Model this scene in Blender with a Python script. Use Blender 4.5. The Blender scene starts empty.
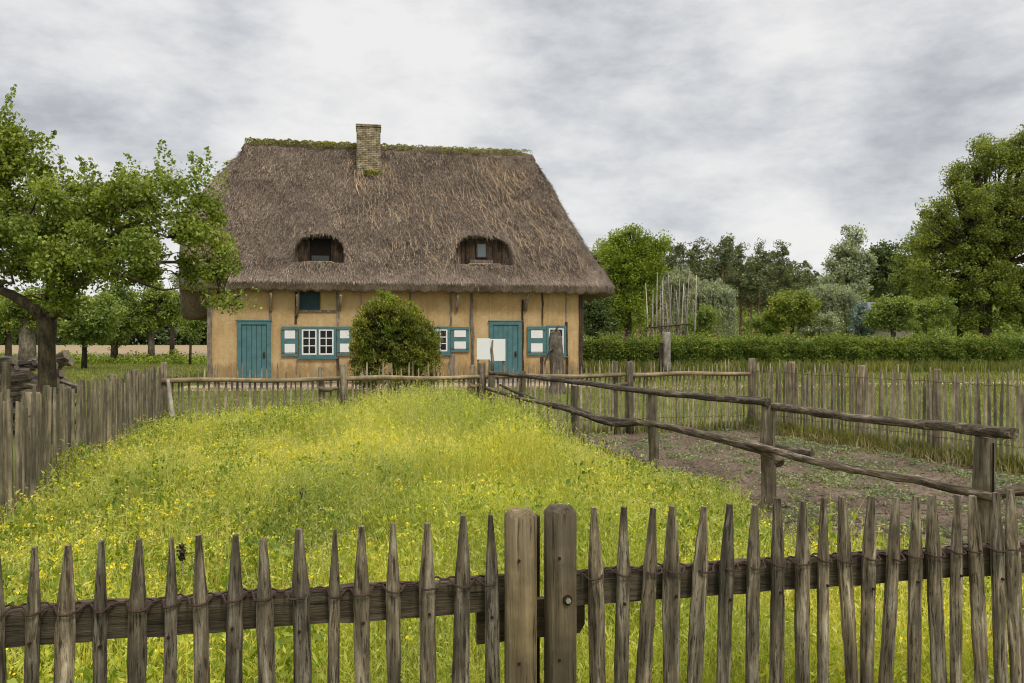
import bpy, math, random
import numpy as np
from mathutils import Vector, Matrix, Euler
random.seed(7)
RNG = np.random.default_rng(11)
F = 796.0; HY = 340.0; EYE = 1.5
scene = bpy.context.scene
COL = scene.collection
R = math.radians
PI = math.pi

# ------------------------------------------------------------------ helpers
def gp(px, py):                      # ground point seen at a pixel
    Y = F*EYE/(py-HY); return (px-512)/F*Y, Y
def at(px, s):                       # point on ray column px at scale s (pixels per metre)
    return (px-512)/s, F/s
def atd(px, d): return (px-512)/F*d, d
def zat(py, d): return EYE-(py-HY)*d/F

def tag(o, label=None, cat=None, group=None, kind=None):
    if label: o['label'] = label
    if cat: o['category'] = cat
    if group: o['group'] = group
    if kind: o['kind'] = kind
    return o
def empty(name, loc=(0,0,0), rz=0.0):
    o = bpy.data.objects.new(name, None); COL.objects.link(o)
    o.location = loc; o.rotation_euler = (0,0,rz); o.empty_display_size = .2
    return o
def link(name, mesh, parent=None, loc=None, rot=None):
    o = bpy.data.objects.new(name, mesh); COL.objects.link(o)
    if parent: o.parent = parent
    if loc is not None: o.location = loc
    if rot is not None: o.rotation_euler = rot
    return o
def np_mesh(name, V, Q, mat, smooth=False):
    V = np.asarray(V, dtype=np.float32).reshape(-1,3); Q = np.asarray(Q, dtype=np.int32)
    k = Q.shape[1]
    me = bpy.data.meshes.new(name)
    me.vertices.add(len(V)); me.vertices.foreach_set('co', V.ravel())
    me.loops.add(Q.size); me.loops.foreach_set('vertex_index', Q.ravel())
    me.polygons.add(len(Q)); me.polygons.foreach_set('loop_start', np.arange(0, Q.size, k, dtype=np.int32))
    me.update(calc_edges=True)
    if smooth: me.polygons.foreach_set('use_smooth', np.ones(len(Q), dtype=bool))
    me.materials.append(mat)
    return me
class MB:
    def __init__(s): s.v = []; s.f = []
    def add(s, vs, fs):
        b = len(s.v); s.v += [tuple(v) for v in vs]; s.f += [tuple(i+b for i in f) for f in fs]
    def box(s, x0, x1, y0, y1, z0, z1, M=None):
        vs = [Vector((x,y,z)) for x in (x0,x1) for y in (y0,y1) for z in (z0,z1)]
        if M is not None: vs = [M@v for v in vs]
        s.add(vs, [(0,1,3,2),(4,6,7,5),(0,4,5,1),(2,3,7,6),(0,2,6,4),(1,5,7,3)])
    def tube(s, pts, rad, n=8, caps=True, jit=0.0, rnd=random):
        pts = [Vector(p) for p in pts]
        if not isinstance(rad, (list, tuple)): rad = [rad]*len(pts)
        up = None; rings = []
        for i, p in enumerate(pts):
            a = pts[max(i-1,0)]; b = pts[min(i+1,len(pts)-1)]
            t = (b-a).normalized()
            if up is None:
                up = Vector((0,0,1)) if abs(t.z) < .9 else Vector((1,0,0))
            x = t.cross(up).normalized(); y = x.cross(t).normalized(); up = y
            rings.append([p + (x*math.cos(2*PI*k/n)+y*math.sin(2*PI*k/n))*rad[i]*(1+rnd.uniform(-jit,jit)) for k in range(n)])
        vs = [v for r in rings for v in r]; fs = []
        for i in range(len(pts)-1):
            for k in range(n):
                k2 = (k+1)%n
                fs.append((i*n+k, i*n+k2, (i+1)*n+k2, (i+1)*n+k))
        if caps:
            fs.append(tuple(range(n-1,-1,-1))); fs.append(tuple((len(pts)-1)*n+k for k in range(n)))
        s.add(vs, fs)
    def mesh(s, name, mat, smooth=False, bevel=0):
        me = bpy.data.meshes.new(name); me.from_pydata(s.v, [], s.f); me.materials.append(mat); me.update()
        if smooth: me.polygons.foreach_set('use_smooth', [len(p.vertices) <= 4 for p in me.polygons])
        return me
    def build(s, name, mat, parent=None, smooth=False, bevel=0, loc=None, rot=None):
        o = link(name, s.mesh(name, mat, smooth), parent, loc, rot)
        if bevel:
            m = o.modifiers.new('bevel', 'BEVEL'); m.width = bevel; m.segments = 2; m.limit_method = 'ANGLE'
        return o

# ------------------------------------------------------------------ materials
class NT:
    def __init__(s, name):
        s.m = bpy.data.materials.new(name); s.m.use_nodes = True
        s.t = s.m.node_tree; s.t.nodes.clear()
        s.out = s.t.nodes.new('ShaderNodeOutputMaterial')
    def n(s, typ, **kw):
        nd = s.t.nodes.new(typ)
        for k, v in kw.items():
            if k.startswith('i_'):
                key = k[2:]
                key = int(key) if key.isdigit() else key.replace('_', ' ')
                nd.inputs[key].default_value = v
            else: setattr(nd, k, v)
        return nd
    def l(s, a, b): s.t.links.new(a, b)
    def ramp(s, fac, stops, interp='LINEAR'):
        nd = s.t.nodes.new('ShaderNodeValToRGB'); cr = nd.color_ramp; cr.interpolation = interp
        while len(cr.elements) < len(stops): cr.elements.new(.5)
        for e, (p, c) in zip(cr.elements, stops): e.position = p; e.color = (*c, 1) if len(c) == 3 else c
        s.l(fac, nd.inputs[0]); return nd.outputs[0]
    def coord(s, kind='Object', scale=(1,1,1), rot=(0,0,0)):
        tc = s.n('ShaderNodeTexCoord'); mp = s.n('ShaderNodeMapping')
        mp.inputs['Scale'].default_value = scale; mp.inputs['Rotation'].default_value = rot
        s.l(tc.outputs[kind], mp.inputs[0]); return mp.outputs[0]
    def noise(s, vec, scale, detail=4, rough=.55, dist=0):
        nd = s.n('ShaderNodeTexNoise'); nd.inputs['Scale'].default_value = scale; nd.inputs['Detail'].default_value = detail
        nd.inputs['Roughness'].default_value = rough; nd.inputs['Distortion'].default_value = dist
        s.l(vec, nd.inputs['Vector']); return nd.outputs['Fac']
    def mix(s, fac, a, b, blend='MIX'):
        nd = s.n('ShaderNodeMix', data_type='RGBA', blend_type=blend)
        for sock, v in ((nd.inputs[0], fac), (nd.inputs[6], a), (nd.inputs[7], b)):
            if isinstance(v, (int, float)): sock.default_value = v
            elif isinstance(v, tuple): sock.default_value = (*v, 1)
            else: s.l(v, sock)
        return nd.outputs[2]
    def math(s, op, a, b=0.0):
        nd = s.n('ShaderNodeMath', operation=op)
        for sock, v in zip(nd.inputs, (a, b)):
            if isinstance(v, (int, float)): sock.default_value = v
            else: s.l(v, sock)
        return nd.outputs[0]
    def bump(s, h, strength=.5, dist=.02):
        nd = s.n('ShaderNodeBump'); nd.inputs['Strength'].default_value = strength; nd.inputs['Distance'].default_value = dist
        s.l(h, nd.inputs['Height']); return nd.outputs[0]
    def principled(s, col, rough=.8, spec=.3, normal=None, metal=0):
        p = s.n('ShaderNodeBsdfPrincipled'); p.inputs['Roughness'].default_value = rough
        p.inputs['Specular IOR Level'].default_value = spec; p.inputs['Metallic'].default_value = metal
        if isinstance(col, tuple): p.inputs['Base Color'].default_value = (*col, 1)
        else: s.l(col, p.inputs['Base Color'])
        if normal is not None: s.l(normal, p.inputs['Normal'])
        return p.outputs[0]
    def done(s, sh): s.l(sh, s.out.inputs[0]); return s.m

def m_wood(name, dark, mid, light, stretch=(30,30,2.0), crack=.45, axis='z', green=0.0):
    t = NT(name)
    sc = {'z': stretch, 'x': (stretch[2], stretch[0], stretch[1]), 'y': (stretch[0], stretch[2], stretch[1])}[axis]
    oi = t.n('ShaderNodeObjectInfo')
    tc = t.n('ShaderNodeTexCoord')
    off = t.n('ShaderNodeVectorMath', operation='ADD'); t.l(tc.outputs['Object'], off.inputs[0])
    sc7 = t.math('MULTIPLY', oi.outputs['Random'], 37.0); t.l(sc7, off.inputs[1])
    mp = t.n('ShaderNodeMapping'); mp.inputs['Scale'].default_value = sc; t.l(off.outputs[0], mp.inputs[0])
    v = mp.outputs[0]
    a = t.noise(v, 1.0, 5, .65, .4); b = t.noise(v, 3.2, 4, .7)
    c = t.noise(off.outputs[0], 6.0, 4, .6)
    col = t.ramp(a, [(.28, dark), (.5, mid), (.72, light)])
    ck = t.ramp(b, [(crack-.07, (.12,.11,.10)), (crack, (1,1,1))])
    col = t.mix(.8, col, ck, 'MULTIPLY')
    patch = t.ramp(c, [(.42, (.72,.72,.72)), (.62, (1.18,1.15,1.1))])
    col = t.mix(1.0, col, patch, 'MULTIPLY')
    if green:
        g = t.ramp(t.noise(off.outputs[0], 14.0, 3), [(.5,(0,0,0)),(.66,(green,green,green))])
        col = t.mix(g, col, (.10,.12,.045))
    rv = t.ramp(oi.outputs['Random'], [(0,(.62,.62,.64)),(.5,(.98,.96,.93)),(1,(1.34,1.29,1.2))])
    col = t.mix(1.0, col, rv, 'MULTIPLY')
    h = t.math('ADD', t.math('MULTIPLY', b, .8), a)
    return t.done(t.principled(col, .85, .2, t.bump(h, .7, .012)))
def m_leaf(name, dark, mid, light, trans=.35, rough=.55, warm=(1.5,1.35,.5)):
    t = NT(name)
    g = t.n('ShaderNodeNewGeometry')
    col = t.ramp(g.outputs['Random Per Island'], [(0, dark), (.5, mid), (1, light)])
    big = t.ramp(t.noise(t.coord('Object'), .9, 3), [(.35,(.72,.78,.8)),(.65,(1.25,1.18,.95))])
    col = t.mix(1.0, col, big, 'MULTIPLY')
    p = t.principled(col, rough, .25)
    tr = t.n('ShaderNodeBsdfTranslucent'); t.l(t.mix(1.0, col, warm, 'MULTIPLY'), tr.inputs[0])
    mx = t.n('ShaderNodeMixShader'); mx.inputs[0].default_value = trans
    t.l(p, mx.inputs[1]); t.l(tr.outputs[0], mx.inputs[2])
    return t.done(mx.outputs[0])
def m_plain(name, col, rough=.6, spec=.3, var=.12, scale=8, bump=.15, metal=0):
    t = NT(name); v = t.coord('Object')
    a = t.noise(v, scale, 5, .6)
    lo = tuple(c*(1-var) for c in col); hi = tuple(min(c*(1+var), 1) for c in col)
    c = t.ramp(a, [(.3, lo), (.7, hi)])
    return t.done(t.principled(c, rough, spec, t.bump(t.noise(v, scale*5, 4), bump, .01), metal))

M = {}
M['picket'] = m_wood('picket_wood', (.035,.027,.018), (.15,.122,.085), (.44,.385,.30), (48,48,4.2), .46)
M['picket_far'] = m_wood('far_picket_wood', (.12,.098,.07), (.26,.22,.16), (.42,.37,.29), (14,14,2.0), .33)
M['picket_left'] = m_wood('left_picket_wood', (.07,.058,.038), (.17,.145,.10), (.32,.28,.20), (26,26,2.5), .40, green=.3)
M['gatepost'] = m_wood('gate_post_wood', (.075,.057,.033), (.165,.128,.075), (.26,.21,.135), (34,34,1.4), .42)
M['rail_x'] = m_wood('rail_wood', (.035,.026,.017), (.095,.075,.048), (.19,.155,.105), (34,34,2.2), .40, 'x')
M['rail_bx'] = m_wood('round_rail_wood', (.10,.085,.05), (.19,.155,.095), (.30,.25,.17), (20,20,1.6), .36, 'x')
M['log'] = m_wood('rough_log_wood', (.03,.023,.015), (.10,.08,.057), (.32,.27,.21), (38,38,2.6), .47, 'x')
M['post'] = m_wood('rough_post_wood', (.06,.048,.032), (.19,.155,.105), (.38,.325,.24), (32,32,2.0), .43, green=.35)
M['paint_timber'] = m_wood('grey_timber', (.10,.08,.06), (.22,.185,.15), (.38,.33,.27), (20,20,2), .36)
M['dark_timber'] = m_wood('dark_timber', (.02,.015,.01), (.05,.036,.025), (.10,.075,.055), (20,20,2), .4)
M['brown_board'] = m_wood('dormer_board', (.02,.013,.008), (.058,.038,.024), (.11,.075,.05), (14,14,2), .36)
M['firewood'] = m_wood('firewood_bark', (.05,.04,.03), (.24,.20,.16), (.55,.48,.40), (24,24,3), .42, 'x')
M['firewood_end'] = m_plain('firewood_end_grain', (.42,.34,.25), .85, .1, .35, 20)
M['wire'] = m_plain('rusty_wire', (.045,.022,.014), .7, .3, .4, 60)
M['bolt'] = m_plain('bolt_steel', (.55,.55,.55), .35, .5, .1, 60, .1, .9)
M['rust'] = m_plain('rust', (.03,.014,.009), .9, .1, .3, 60)
M['bark'] = m_wood('tree_bark', (.02,.015,.01), (.06,.045,.03), (.13,.105,.075), (16,16,4), .42, green=.3)
M['bark_grey'] = m_wood('grey_bark', (.06,.05,.04), (.13,.11,.085), (.24,.21,.17), (12,12,3), .38)
M['bark_pine'] = m_wood('pine_bark', (.10,.065,.045), (.21,.135,.09), (.33,.23,.16), (6,6,2), .36)
M['bark_birch'] = m_wood('pale_pole', (.15,.13,.11), (.30,.27,.23), (.45,.41,.36), (6,6,2), .34)
M['teal'] = m_plain('teal_paint', (.062,.145,.15), .6, .3, .18, 5, .2)
M['teal_dark'] = m_plain('dark_teal_paint', (.012,.035,.04), .6, .3, .2, 5, .1)
M['white'] = m_plain('white_paint', (.66,.66,.64), .6, .3, .05, 6, .05)
M['board_white'] = m_plain('white_board', (.68,.68,.67), .5, .3, .02, 3, .02)
M['leaf_apple'] = m_leaf('apple_leaves', (.065,.105,.016), (.165,.22,.034), (.36,.42,.11), .4)
M['leaf_big'] = m_leaf('broadleaf_leaves', (.085,.12,.02), (.18,.225,.042), (.32,.365,.095), .4)
M['leaf_bright'] = m_leaf('bright_leaves', (.10,.15,.018), (.19,.26,.03), (.32,.40,.07), .4)
M['leaf_mid'] = m_leaf('mid_green_leaves', (.09,.135,.03), (.18,.24,.058), (.31,.38,.12), .38)
M['leaf_willow'] = m_leaf('silver_leaves', (.18,.21,.13), (.32,.35,.23), (.48,.51,.38), .35, .6, (1.2,1.25,.8))
M['leaf_blue'] = m_leaf('blue_needles', (.12,.18,.15), (.20,.27,.24), (.30,.37,.34), .1, .6, (1,1.1,1))
M['leaf_pine'] = m_leaf('pine_needles', (.08,.10,.04), (.14,.165,.07), (.22,.24,.11), .2, .6, (1.2,1.2,.8))
M['leaf_dark'] = m_leaf('dark_wood_leaves', (.045,.07,.024), (.085,.12,.042), (.14,.18,.07), .3)
M['leaf_hedge'] = m_leaf('hedge_leaves', (.06,.10,.016), (.12,.175,.028), (.22,.28,.055), .4)
M['leaf_yew'] = m_leaf('yew_needles', (.055,.07,.012), (.16,.18,.028), (.34,.36,.055), .35)
M['grass_tall'] = m_leaf('tall_grass', (.27,.31,.05), (.46,.48,.09), (.66,.62,.22), .45, .6, (1.3,1.2,.5))
M['leafy_weed'] = m_leaf('weed_leaves', (.21,.29,.035), (.40,.46,.07), (.60,.61,.15), .45, .6, (1.3,1.25,.5))
M['flower'] = m_leaf('yellow_flowers', (.62,.52,.02), (.75,.66,.03), (.85,.80,.10), .3, .6, (1,1,.6))
M['weed_pale'] = m_leaf('pale_weeds', (.12,.15,.075), (.20,.24,.13), (.32,.35,.23), .3)
M['lawn_blade'] = m_leaf('lawn_blades', (.10,.125,.025), (.17,.195,.045), (.27,.26,.10), .35)
M['dry'] = m_leaf('dry_grass', (.20,.17,.08), (.30,.26,.14), (.42,.37,.23), .2)
M['weed_green'] = m_leaf('green_weeds', (.09,.15,.02), (.19,.27,.035), (.33,.38,.07), .42, .6, (1.3,1.25,.5))
M['moss'] = m_leaf('moss', (.12,.13,.02), (.22,.23,.04), (.34,.33,.09), .2)

def m_ground(name, stops, scale, fine, bump=.6, dist=.03, spots=None, mapping=(1,1,1)):
    t = NT(name); v = t.coord('Object', mapping)
    a = t.noise(v, scale, 8, .62, .2); b = t.noise(v, fine, 6, .65)
    f = t.math('ADD', t.math('MULTIPLY', a, .55), t.math('MULTIPLY', b, .45))
    col = t.ramp(f, stops)
    if spots:
        vo = t.n('ShaderNodeTexVoronoi'); vo.inputs['Scale'].default_value = spots[0]; t.l(v, vo.inputs['Vector'])
        k = t.ramp(vo.outputs['Distance'], [(spots[1], (1,1,1)), (spots[1]+.06, (0,0,0))])
        msk = t.math('MULTIPLY', k, t.ramp(t.noise(v, scale*2, 2), [(.5,(0,0,0)),(.55,(1,1,1))]))
        col = t.mix(msk, col, spots[2])
    return t.done(t.principled(col, .95, .1, t.bump(b, bump, dist)))
M['ground'] = m_ground('meadow_ground', [(.3,(.06,.09,.018)),(.5,(.10,.135,.028)),(.7,(.16,.18,.05))], .25, 9)
M['lawn'] = m_ground('lawn_ground', [(.32,(.07,.10,.02)),(.5,(.125,.15,.032)),(.68,(.20,.20,.07))], .6, 14)
M['fieldbase'] = m_ground('field_ground', [(.3,(.09,.12,.02)),(.7,(.16,.20,.035))], 2, 20)
M['soil'] = m_ground('bare_soil', [(.32,(.085,.06,.041)),(.5,(.20,.148,.105)),(.68,(.36,.28,.205))], 1.6, 24, 1.0, .09)
M['sand'] = m_ground('sandy_field', [(.3,(.21,.15,.085)),(.7,(.30,.225,.135))], .05, 1.5, .4)
M['furrow'] = m_ground('ploughed_soil', [(.3,(.13,.095,.07)),(.7,(.23,.175,.135))], .08, 2.0, .6)
M['path'] = m_ground('sandy_path', [(.3,(.36,.29,.21)),(.7,(.52,.44,.34))], .8, 12, .5)

def m_thatch():
    t = NT('old_thatch'); v = t.coord('Object')
    a = t.noise(v, 1.1, 6, .6, .3); b = t.noise(t.coord('Object', (24,24,7)), 1.0, 5, .7); c = t.noise(t.coord('Object', (60,60,20)), 1.0, 4, .7)
    f = t.math('ADD', t.math('MULTIPLY', a, .4), t.math('ADD', t.math('MULTIPLY', b, .35), t.math('MULTIPLY', c, .25)))
    col = t.ramp(f, [(.36,(.06,.046,.033)),(.5,(.175,.136,.10)),(.64,(.32,.255,.19))])
    h = t.math('ADD', b, t.math('MULTIPLY', c, .6))
    return t.done(t.principled(col, .95, .1, t.bump(h, 1.0, .06)))
M['thatch'] = m_thatch()
def m_straw(name, stops, rough=.9):
    t = NT(name); g = t.n('ShaderNodeNewGeometry')
    col = t.ramp(g.outputs['Random Per Island'], stops)
    patch = t.ramp(t.noise(t.coord('Object'), .8, 5, .6, .5), [(.35,(.68,.66,.68)),(.65,(1.2,1.15,1.1))])
    col = t.mix(1.0, col, patch, 'MULTIPLY')
    return t.done(t.principled(col, rough, .15))
M['straw'] = m_straw('grey_brown_straw', [(0,(.085,.064,.047)),(.45,(.215,.17,.13)),(.85,(.35,.285,.22)),(1,(.48,.395,.31))])
M['straw_pale'] = m_straw('pale_straw', [(0,(.32,.225,.125)),(1,(.54,.41,.245))])
def m_plaster():
    t = NT('ochre_plaster'); v = t.coord('Object')
    a = t.noise(v, .9, 6, .6); b = t.noise(v, 9, 5, .6); d = t.noise(t.coord('Object', (5,5,.8)), 1.5, 5, .6)
    f = t.math('ADD', t.math('MULTIPLY', a, .5), t.math('ADD', t.math('MULTIPLY', b, .2), t.math('MULTIPLY', d, .3)))
    col = t.ramp(f, [(.34,(.31,.20,.088)),(.5,(.43,.30,.145)),(.66,(.53,.40,.225))])
    vo = t.n('ShaderNodeTexVoronoi', feature='DISTANCE_TO_EDGE'); vo.inputs['Scale'].default_value = 1.3
    nz = t.n('ShaderNodeTexNoise'); nz.inputs['Scale'].default_value = 3; t.l(v, nz.inputs['Vector'])
    vm = t.n('ShaderNodeVectorMath', operation='ADD'); t.l(v, vm.inputs[0]); t.l(nz.outputs['Color'], vm.inputs[1]); t.l(vm.outputs[0], vo.inputs['Vector'])
    ck = t.ramp(vo.outputs['Distance'], [(.004,(.55,.5,.45)),(.014,(1,1,1))])
    col = t.mix(.35, col, ck, 'MULTIPLY')
    sp_ = t.n('ShaderNodeSeparateXYZ'); t.l(t.coord('Object'), sp_.inputs[0])
    hgt_ = t.math('ADD', sp_.outputs[2], t.math('MULTIPLY', t.noise(t.coord('Object', (2.5,2.5,.6)), 2.0, 5, .7), -1.1))
    dirt = t.ramp(hgt_, [(.0,(.62,.60,.52)),(.22,(1,1,1))])
    col = t.mix(.8, col, dirt, 'MULTIPLY')
    return t.done(t.principled(col, .95, .1, t.bump(t.math('ADD', b, t.math('MULTIPLY', a, 2.0)), .6, .03)))
M['plaster'] = m_plaster()
def m_brick():
    t = NT('yellow_brick'); v = t.coord('Object', (1,1,1), (R(90),0,0))
    br = t.n('ShaderNodeTexBrick'); t.l(v, br.inputs['Vector'])
    br.inputs['Scale'].default_value = 1.0; br.inputs['Brick Width'].default_value = .20; br.inputs['Row Height'].default_value = .068
    br.inputs['Mortar Size'].default_value = .009
    br.inputs['Color1'].default_value = (.40,.335,.22,1); br.inputs['Color2'].default_value = (.25,.205,.145,1); br.inputs['Mortar'].default_value = (.09,.08,.065,1)
    n = t.ramp(t.noise(t.coord('Object'), 5, 6, .7), [(.38,(.35,.33,.30)),(.6,(1.2,1.15,1.05))])
    return t.done(t.principled(t.mix(.85, br.outputs['Color'], n, 'MULTIPLY'), .9, .1, t.bump(br.outputs['Fac'], -.6, .02)))
M['brick'] = m_brick()
def m_glass():
    t = NT('dark_window_glass')
    return t.done(t.principled((.006,.007,.008), .12, .4))
M['glass'] = m_glass()
M['interior'] = m_plain('dark_interior', (.012,.010,.008), .9, .05)
M['roofslate'] = m_plain('grey_roof', (.16,.17,.19), .7, .2)
M['greywall'] = m_plain('grey_wall', (.25,.22,.19), .8, .2)
M['brush'] = m_straw('brushwood', [(0,(.07,.045,.03)),(1,(.24,.16,.12))])

# ------------------------------------------------------------------ camera, world, sun
cam = bpy.data.cameras.new('camera'); cam.lens = 28.0*(F/796.4); cam.sensor_width = 36; cam.clip_end = 6000; cam.clip_start = .05
co = bpy.data.objects.new('camera', cam); COL.objects.link(co); co.location = (0,0,EYE); co.rotation_euler = (R(90),0,0)
cam.shift_y = -(341.5-HY)/1024.0
scene.camera = co
SUN_EL, SUN_AZ = 52, 148      # azimuth measured from +Y clockwise towards +X
w = bpy.data.worlds.new('World'); scene.world = w; w.use_nodes = True
wt = w.node_tree; wt.nodes.clear()
def wn(typ, **kw):
    nd = wt.nodes.new(typ)
    for k, v in kw.items(): setattr(nd, k, v)
    return nd
sky = wn('ShaderNodeTexSky', sky_type='NISHITA', sun_disc=False); sky.sun_elevation = R(SUN_EL); sky.sun_rotation = R(SUN_AZ)
tc = wn('ShaderNodeTexCoord'); sep = wn('ShaderNodeSeparateXYZ'); wt.links.new(tc.outputs['Generated'], sep.inputs[0])
def wm(op, a, b=0.0, clamp=False):
    nd = wn('ShaderNodeMath', operation=op); nd.use_clamp = clamp
    for sck, v in zip(nd.inputs, (a, b)):
        if isinstance(v, (int,float)): sck.default_value = v
        else: wt.links.new(v, sck)
    return nd.outputs[0]
cmb = wn('ShaderNodeCombineXYZ')
wt.links.new(sep.outputs[0], cmb.inputs[0]); wt.links.new(sep.outputs[1], cmb.inputs[1]); wt.links.new(wm('MULTIPLY', sep.outputs[2], 2.3), cmb.inputs[2])
CLOUD_OFF = (0.0, 0.0, 0.0)
mp = wn('ShaderNodeMapping'); mp.inputs['Location'].default_value = CLOUD_OFF; wt.links.new(cmb.outputs[0], mp.inputs[0])
def wnoise(scale, detail, rough, dist=0.0):
    nd = wn('ShaderNodeTexNoise'); nd.inputs['Scale'].default_value = scale; nd.inputs['Detail'].default_value = detail
    nd.inputs['Roughness'].default_value = rough; nd.inputs['Distortion'].default_value = dist
    wt.links.new(mp.outputs[0], nd.inputs['Vector']); return nd.outputs['Fac']
n1 = wnoise(2.6, 3, .45, .0); n2 = wnoise(6.0, 12, .60, .0)
fac = wm('ADD', wm('MULTIPLY', n1, .42), wm('MULTIPLY', n2, .58))
# heavier cloud banks in these directions of the sky
for bx, by, bz, r_in, amt in ((-.49,1,.385,.985,.075),(.13,1,.29,.985,.085),(.46,1,.30,.988,.05),(-.25,1,.40,.985,-.05),(.20,1,.14,.988,-.05)):
    L_ = math.sqrt(bx*bx+by*by+bz*bz); vd = wn('ShaderNodeVectorMath', operation='DOT_PRODUCT'); vd.inputs[1].default_value = (bx/L_,by/L_,bz/L_)
    wt.links.new(tc.outputs['Generated'], vd.inputs[0]); q = wn('ShaderNodeMapRange', interpolation_type='SMOOTHSTEP'); q.inputs['From Min'].default_value = r_in-.01; q.inputs['From Max'].default_value = 1.0
    q.inputs['To Min'].default_value = 0; q.inputs['To Max'].default_value = amt; wt.links.new(vd.outputs['Value'], q.inputs['Value']); fac = wm('SUBTRACT', fac, q.outputs[0])
cr = wn('ShaderNodeValToRGB'); e = cr.color_ramp.elements
e[0].position = .33; e[0].color = (.36,.37,.39,1); e[1].position = .56; e[1].color = (.68,.67,.66,1)
m1 = cr.color_ramp.elements.new(.42); m1.color = (.495,.503,.517,1); m2 = cr.color_ramp.elements.new(.48); m2.color = (.59,.59,.592,1)
wt.links.new(fac, cr.inputs[0])
# overcast sky: brighter towards the zenith
mr = wn('ShaderNodeMapRange'); mr.inputs['From Min'].default_value = .42; mr.inputs['From Max'].default_value = .95
mr.inputs['To Min'].default_value = 1.0; mr.inputs['To Max'].default_value = 3.0; wt.links.new(sep.outputs[2], mr.inputs['Value'])
vm = wn('ShaderNodeVectorMath', operation='SCALE'); wt.links.new(cr.outputs[0], vm.inputs[0]); wt.links.new(mr.outputs[0], vm.inputs['Scale'])
bg1 = wn('ShaderNodeBackground'); wt.links.new(sky.outputs[0], bg1.inputs[0]); bg1.inputs[1].default_value = .08
bg2 = wn('ShaderNodeBackground'); wt.links.new(vm.outputs[0], bg2.inputs[0]); bg2.inputs[1].default_value = 1.0
mxs = wn('ShaderNodeMixShader'); mxs.inputs[0].default_value = .93
wt.links.new(bg1.outputs[0], mxs.inputs[1]); wt.links.new(bg2.outputs[0], mxs.inputs[2])
wo = wn('ShaderNodeOutputWorld'); wt.links.new(mxs.outputs[0], wo.inputs[0])
sl = bpy.data.lights.new('sun', 'SUN'); sl.energy = 1.5; sl.angle = R(12); sl.color = (1,.955,.88)
so = bpy.data.objects.new('sun', sl); COL.objects.link(so)
sd = Vector((math.sin(R(SUN_AZ))*math.cos(R(SUN_EL)), math.cos(R(SUN_AZ))*math.cos(R(SUN_EL)), math.sin(R(SUN_EL))))
so.rotation_euler = sd.to_track_quat('Z', 'Y').to_euler(); so.location = (20,-20,40)
scene.cycles.filter_width = 1.1
vs = scene.view_settings; vs.view_transform = 'Standard'; vs.look = 'None'; vs.exposure = 0.42; vs.gamma = 1.0; vs.use_curve_mapping = False
scene.render.resolution_x = 1024; scene.render.resolution_y = 683
try:
    scene.cycles.max_bounces = 8; scene.cycles.transparent_max_bounces = 8
except Exception: pass

# ------------------------------------------------------------------ foliage helpers
def unit(n, rng, zb=1.0):
    a = rng.normal(size=(n,3)); a[:,2] *= zb
    return a/np.linalg.norm(a, axis=1, keepdims=True)
def leaf_quads(C, L, Wd, rng, A=None, zb=1.0):
    n = len(C)
    a = unit(n, rng, zb) if A is None else A
    b = np.cross(a, unit(n, rng)); b /= np.linalg.norm(b, axis=1, keepdims=True)+1e-9
    L = np.broadcast_to(np.asarray(L), (n,))[:,None]; Wd = np.broadcast_to(np.asarray(Wd), (n,))[:,None]
    c = np.cross(a, b)*L*.12
    V = np.stack([C-a*L/2, C+b*Wd/2+c, C+a*L/2, C-b*Wd/2+c], axis=1).reshape(-1,3)
    Q = np.arange(4*n).reshape(n,4)
    return V, Q
def clump_points(clumps, n, sub, sig, rng, shell=.55):
    """clumps: (x,y,z,rx,ry,rz[,weight]); leaves gathered round sub-cluster centres"""
    wts = np.array([(c[3]*c[4]*c[5])**.72 for c in clumps]); wts /= wts.sum()
    out = []
    for c, wgt in zip(clumps, wts):
        m = max(int(sub*wgt), 3); k = max(int(n*wgt/m), 1)
        d = unit(m, rng); r = (shell + (1-shell)*rng.random(m)**.8)[:,None]
        cen = np.array(c[:3]) + d*r*np.array(c[3:6])
        s = sig*(.6+.8*rng.random(m))
        g_ = rng.normal(size=(m,k,3)); g_ /= np.maximum(np.linalg.norm(g_, axis=2, keepdims=True)/1.9, 1)
        P = cen[:,None,:] + g_*s[:,None,None]*np.array([1,1,.75])
        out.append(P.reshape(-1,3))
    return np.concatenate(out)
def limb_mesh(name, mat, trunk_pts, trunk_r, targets, rng_seed, twigs=3, lr=.45):
    rn = random.Random(rng_seed); mb = MB()
    mb.tube(trunk_pts, trunk_r, 10, True, .07, rn)
    top = Vector(trunk_pts[-1])
    for tgt in targets:
        t = Vector(tgt[:3]); j = rn.uniform(.55, 1.0) if len(trunk_pts) > 2 else 1
        start = Vector(trunk_pts[-2]).lerp(top, j) if len(trunk_pts) > 1 else top
        r0 = trunk_r[-1]*lr*1.6
        mid = start.lerp(t, .5)+Vector((rn.uniform(-.12,.12), rn.uniform(-.12,.12), rn.uniform(.0,.15)))*(t-start).length
        mb.tube([start, start.lerp(mid,.5)+Vector((0,0,.03)), mid, mid.lerp(t,.6)+Vector((rn.uniform(-.05,.05),rn.uniform(-.05,.05),0)), t], [r0, r0*.85, r0*.62, r0*.4, r0*.15], 6, True, .08, rn)
        rr = max(tgt[3:6]) if len(tgt) > 3 else .5
        for k in range(twigs):
            q = t+Vector((rn.uniform(-1,1), rn.uniform(-1,1), rn.uniform(-.6,1)))*rr*.85
            b = mid.lerp(t, rn.uniform(.1,.8))
            mb.tube([b, b.lerp(q,.5)+Vector((0,0,.05*rr)), q], [r0*.35, r0*.22, r0*.07], 5, True)
    return mb.mesh(name, mat, True)
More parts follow.
